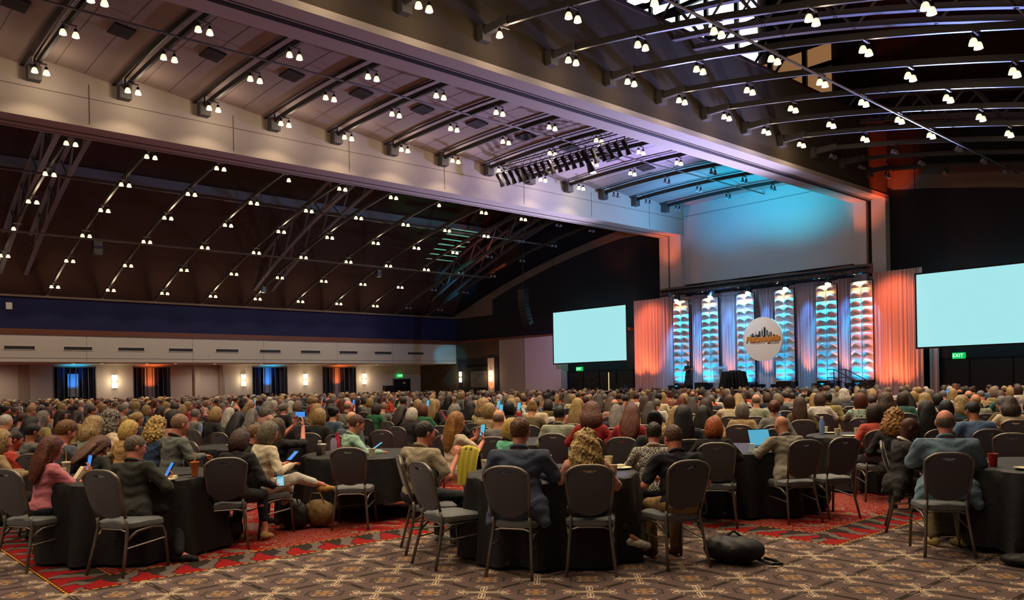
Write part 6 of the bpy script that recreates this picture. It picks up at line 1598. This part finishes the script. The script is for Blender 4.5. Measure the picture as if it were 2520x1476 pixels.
# ================================================================== THINGS ON THE TABLES AND THE FLOOR
TZ = 0.763
def cup(x, y, lab, m='paper_cup', h=0.10, r=0.042, lid=None, z=TZ):
    t = thing('paper_cup', uniq(lab), 'cup', (x, y, z), 0, 'paper cups on the tables')
    MB().lathe([(r * 0.72, 0), (r, h), (r + 0.003, h + 0.002), (r - 0.004, h - 0.002), (r * 0.7, 0.004), (0, 0.004)], 18).build('cup_wall', M[m], t, 'auto')
    if lid: MB().lathe([(r + 0.003, h), (r + 0.003, h + 0.012), (r * 0.8, h + 0.016), (0, h + 0.016)], 18).build('lid', M[lid], t, 'auto')
def plate(x, y, lab):
    t = tag(MB().lathe([(0, 0.004), (0.07, 0.004), (0.11, 0.018), (0.112, 0.02), (0.10, 0.012), (0.07, 0.0), (0, 0.0)], 26).build('plate', M['plate'], None, 'auto', (x, y, TZ)), uniq(lab), 'plate', 'cream plates')
def bottle(x, y, lab, m, h=0.24, r=0.035, capm='black_plastic'):
    t = thing('bottle', uniq(lab), 'bottle', (x, y, TZ), 0, 'bottles on the tables')
    MB().lathe([(0, 0), (r, 0), (r, h * 0.7), (r * 0.55, h * 0.84), (r * 0.5, h * 0.9), (0, h * 0.9)], 16).build('bottle_body', M[m], t, 'auto')
    MB().lathe([(r * 0.6, h * 0.88), (r * 0.6, h), (0, h)], 12).build('cap', M[capm], t, 'auto')
for q, lab in zip([(-6.16, 5.18), (-6.04, 5.12), (-6.03, 5.92), (-5.16, 5.13), (-5.06, 5.17), (-5.44, 6.20), (-4.83, 5.56)],
                  ('paper cup at the far left of the nearest table', 'short white paper cup on the nearest table beside the blue-grey blazer', 'tall white paper cup on the nearest table right of the blue-grey blazer', 'paper cup on the nearest table left of the salmon top', 'brown paper cup on the nearest table between the two people', 'paper cup behind the plate on the nearest table', 'paper cup before the plate on the nearest table')):
    cup(*q, lab, 'brown_cup' if 'brown' in lab else 'paper_cup')
plate(-5.17, 6.06, 'cream plate with crumbs on the nearest table'); plate(-5.38, 6.08, 'second cream plate on the nearest table')
tag(MB().lathe([(0, 0.0), (0.05, 0.01), (0.04, 0.03), (0.0, 0.035)], 8, wob=lambda k, a: 0.01 * math.sin(a * 3)).build('crumpled_napkin', M['paper'], loc=(-5.17, 6.06, TZ + 0.016)), 'crumpled napkin on the cream plate of the nearest table', 'napkin')
# table with the bottles
bottle(-9.42, 5.15, 'small dark bottle with a white cap, leftmost on the pink bottle table', 'black_plastic', 0.17, 0.036, 'white_pl')
cup(-9.30, 5.12, 'wide brown cup with a white lid beside the small dark bottle', 'brown_cup', 0.12, 0.05, 'white_pl')
bottle(-9.20, 5.02, 'small dark bottle with a white cap, in front of the pink bottle', 'black_plastic', 0.15, 0.034, 'white_pl')
bottle(-9.16, 5.25, 'tall pink water bottle', 'pink_pl', 0.27, 0.04, 'pink_pl'); bottle(-8.98, 5.10, 'lavender see-through water bottle', 'lav_pl', 0.26, 0.038)
cup(-9.02, 5.30, 'white paper cup right of the lavender bottle'); cup(-8.42, 5.30, 'paper cup behind the empty chair of the bottle table'); plate(-9.35, 5.45, 'cream plate behind the pink bottle')
# left table
def drink(x, y, lab, m, lab2='tea'):
    t = thing('iced_drink', uniq(lab), 'cup', (x, y, TZ), 0)
    MB().lathe([(0.028, 0), (0.040, 0.13), (0.044, 0.135), (0.040, 0.145), (0, 0.15)], 16).build('plastic_cup', M[m], t, 'auto')
    MB().tube([(0, 0, 0.1), (0.01, 0, 0.24)], 0.004, 6).build('straw', M['orange_ink'], t)
drink(-8.02, 3.02, 'iced tea in a clear cup with an orange straw', 'tea'); drink(-9.15, 2.15, 'pale iced drink with a domed lid and straw beside the pink tee', 'paper_cup')
cup(-8.9, 2.05, 'white paper cup beside the pink tee')
t = thing('notepad', 'open cream notepad hanging over the edge of the left table', 'notepad', (-7.93, 2.62, TZ + 0.005), 0.7)
MB().b2((-0.15, -0.11, 0), (0.15, 0.11, 0.012)).build('pages', M['paper'], t); MB().tube([(-0.15, 0.11, 0.02), (0.15, 0.11, 0.02)], 0.016, 8).build('rolled_page', M['paper'], t)
tag(MB().box((0, 0, 0.004), (0.30, 0.22, 0.008)).build('folder', M['black_plastic'], loc=(-8.35, 2.95, TZ)), 'black folder on the left table beside the iced tea', 'folder')
tag(MB().prism([(-0.08, 0), (0.08, 0), (0.0, 0.12)], 0, -0.06, 0.06).build('tent_card', M['paper'], loc=(-8.75, 2.2, TZ)), 'white folded card on the left table beside the pink tee', 'card')
# right side tables
bottle(-6.02, 11.75, 'blue clear water bottle on the table with cream plates', 'blue_water', 0.27, 0.04, 'white_pl')
for q, lab in (((-6.12, 12.05), 'paper cup left of the blue bottle'), ((-5.72, 11.62), 'paper cup right of the blue bottle'), ((-5.55, 11.9), 'white cup farther right of the blue bottle')): cup(*q, lab)
for q, lab in (((-6.0, 11.95), 'cream plate left of the blue bottle'), ((-5.45, 11.45), 'cream plate stack at the near edge beside the blue bottle'), ((-5.15, 11.6), 'cream plate at the right of the blue bottle table')): plate(*q, lab)
t = thing('laptop', 'open laptop with a pale blue screen before the bald person in the beige-grey blazer', 'laptop', (-5.42, 9.15, TZ), math.radians(66))
MB().b2((-0.16, -0.115, 0), (0.16, 0.115, 0.015)).build('keyboard_base', M['silver'], t)
MB().box((0, 0.15, 0.115), (0.32, 0.008, 0.22), rot=Matrix.Rotation(-0.3, 3, 'X')).build('lid', M['black_plastic'], t); MB().box((0, 0.143, 0.116), (0.30, 0.003, 0.20), rot=Matrix.Rotation(-0.3, 3, 'X')).build('screen', M['screen_lap'], t)
cup(-5.18, 8.42, 'clear plastic cup on the laptop table', 'acrylic'); cup(-2.62, 8.35, 'red paper cup on the table at the right edge', 'red_cup', 0.115, 0.045)
tag(MB().box((0, 0, 0.012), (0.16, 0.12, 0.024), rz=0.5).build('folded_paper', M['paper'], loc=(-2.72, 8.5, TZ)), 'folded white papers left of the red cup', 'papers')
plate(-2.3, 8.22, 'cream plate at the right edge near the red cup')
t = thing('laptop', 'grey laptop lid standing open in the crowd behind the mint green shirt', 'laptop', (-12.35, 8.7, TZ), math.radians(80))
MB().b2((-0.16, -0.115, 0), (0.16, 0.115, 0.015)).build('keyboard_base', M['silver'], t); MB().box((0, 0.13, 0.115), (0.34, 0.012, 0.24), rot=Matrix.Rotation(-0.15, 3, 'X')).build('lid', M['silver'], t)
k = 0
for (c_, r_), (x, y) in sorted(TG.items()):
    if math.hypot(x, y) > 24: continue
    for j in range(3):
        a = random.uniform(0, 6.28); r = random.uniform(0.25, 0.6); where = '%s table from left, row %s from stage' % (ORD[15 - c_], CARD[len(rows) - 1 - r_])
        px, py = x + r * math.cos(a + j * 2), y + r * math.sin(a + j * 2)
        if j == 0: cup(px, py, 'white paper cup on the ' + where)
        elif j == 1: plate(px, py, 'cream plate on the ' + where)
        elif k % 2: bottle(px, py, 'clear water bottle on the ' + where, 'blue_water', 0.21, 0.032, 'white_pl')
        k += 1
# bags on the floor
def bag(name, label, loc, rz, prims, m, cat='bag', extra=None):
    t = thing(name, label, cat, loc, rz)
    link('bag_body', smesh(name, prims, 0.014, M[m], disp=lambda X, Y, Z: 0.006 * np.sin(X * 40 + 2 * np.sin(Z * 30)) * np.sin(Y * 33)), t)
    return t
t = bag('backpack', 'black backpack lying on the patterned carpet beside the navy polo chair', (-4.02, 6.22, 0.0), math.radians(30), [ell((0, 0, 0.12), (0.26, 0.19, 0.12)), ell((0.02, -0.08, 0.13), (0.18, 0.12, 0.09)), ell((-0.15, 0.05, 0.12), (0.11, 0.12, 0.10))], 'black_cloth')
MB().tube([(0.2, -0.05, 0.05), (0.32, -0.12, 0.03), (0.40, -0.05, 0.02), (0.36, 0.04, 0.02), (0.25, 0.02, 0.05)], 0.014, 6).build('strap', M['black_plastic'], t)
MB().tube([(-0.2, -0.1, 0.14), (0, -0.2, 0.16), (0.16, -0.13, 0.15)], 0.006, 5).build('zip', M['bronze'], t); MB().tube([(-0.08, 0, 0.22), (0, 0, 0.28), (0.08, 0, 0.22)], 0.012, 6).build('grab_handle', M['black_plastic'], t)
t = bag('tote_bag', 'black tote bag beside the gold patterned bag on the red carpet', (-8.62, 4.35, 0.0), 0.6, [ell((0, 0, 0.17), (0.19, 0.12, 0.18)), ell((0, 0, 0.10), (0.20, 0.13, 0.10))], 'black_plastic')
MB().tube([(-0.1, -0.05, 0.3), (-0.06, -0.05, 0.42), (0.06, -0.05, 0.42), (0.1, -0.05, 0.3)], 0.01, 6).build('handle', M['black_plastic'], t)
t = bag('patterned_bag', 'gold and brown patterned bag under the empty chair beside the black tote', (-8.50, 4.62, 0.0), 0.6, [ell((0, 0, 0.16), (0.20, 0.12, 0.16))], 'gold')
MB().tube([(-0.1, -0.05, 0.28), (-0.05, -0.07, 0.40), (0.05, -0.07, 0.40), (0.1, -0.05, 0.28)], 0.009, 6).build('handle', M['gold'], t)
t = bag('handbag', 'black and silver handbag under the chair of the person in black with a brown bob', (-8.42, 3.50, 0.0), 0.9, [ell((0, 0, 0.14), (0.17, 0.10, 0.15))], 'black_plastic')
MB().box((0, -0.095, 0.14), (0.12, 0.02, 0.12)).build('silver_flap', M['silver'], t); MB().tube([(-0.14, 0, 0.2), (-0.18, -0.08, 0.02), (0.0, -0.16, 0.01), (0.16, -0.08, 0.02), (0.14, 0, 0.2)], 0.008, 5).build('strap', M['bronze'], t)
t = bag('tote_bag', 'dark bag standing between the two chairs right of the beige-grey blazer', (-4.85, 9.45, 0.0), 0.3, [ell((0, 0, 0.22), (0.10, 0.14, 0.22))], 'black_cloth')
t = bag('green_bag', 'dark green bag on the carpet at the right edge', (-2.18, 7.72, 0.0), 0.2, [ell((0, 0, 0.05), (0.20, 0.10, 0.06)), ell((0.1, 0.02, 0.08), (0.12, 0.1, 0.08))], 'black_cloth')
# yellow cardigan on a chair back
a = math.radians(82 - 90)
t = thing('cardigan', 'yellow cardigan draped over the back of a chair', 'cardigan', (-6.80, 5.88, 0), a)
MB().grid(lambda u, v: (-0.21 + 0.42 * u, -0.335 + 0.05 * math.cos(v * PI) + (0.035 * math.sin(u * 24) * abs(1 - 2 * v)), 0.955 - 0.035 * abs(1 - 2 * u) ** 2 - 0.42 * abs(1 - 2 * v) ** 1.3), 40, 16).build('knit_body', M['yellow'], t, True)
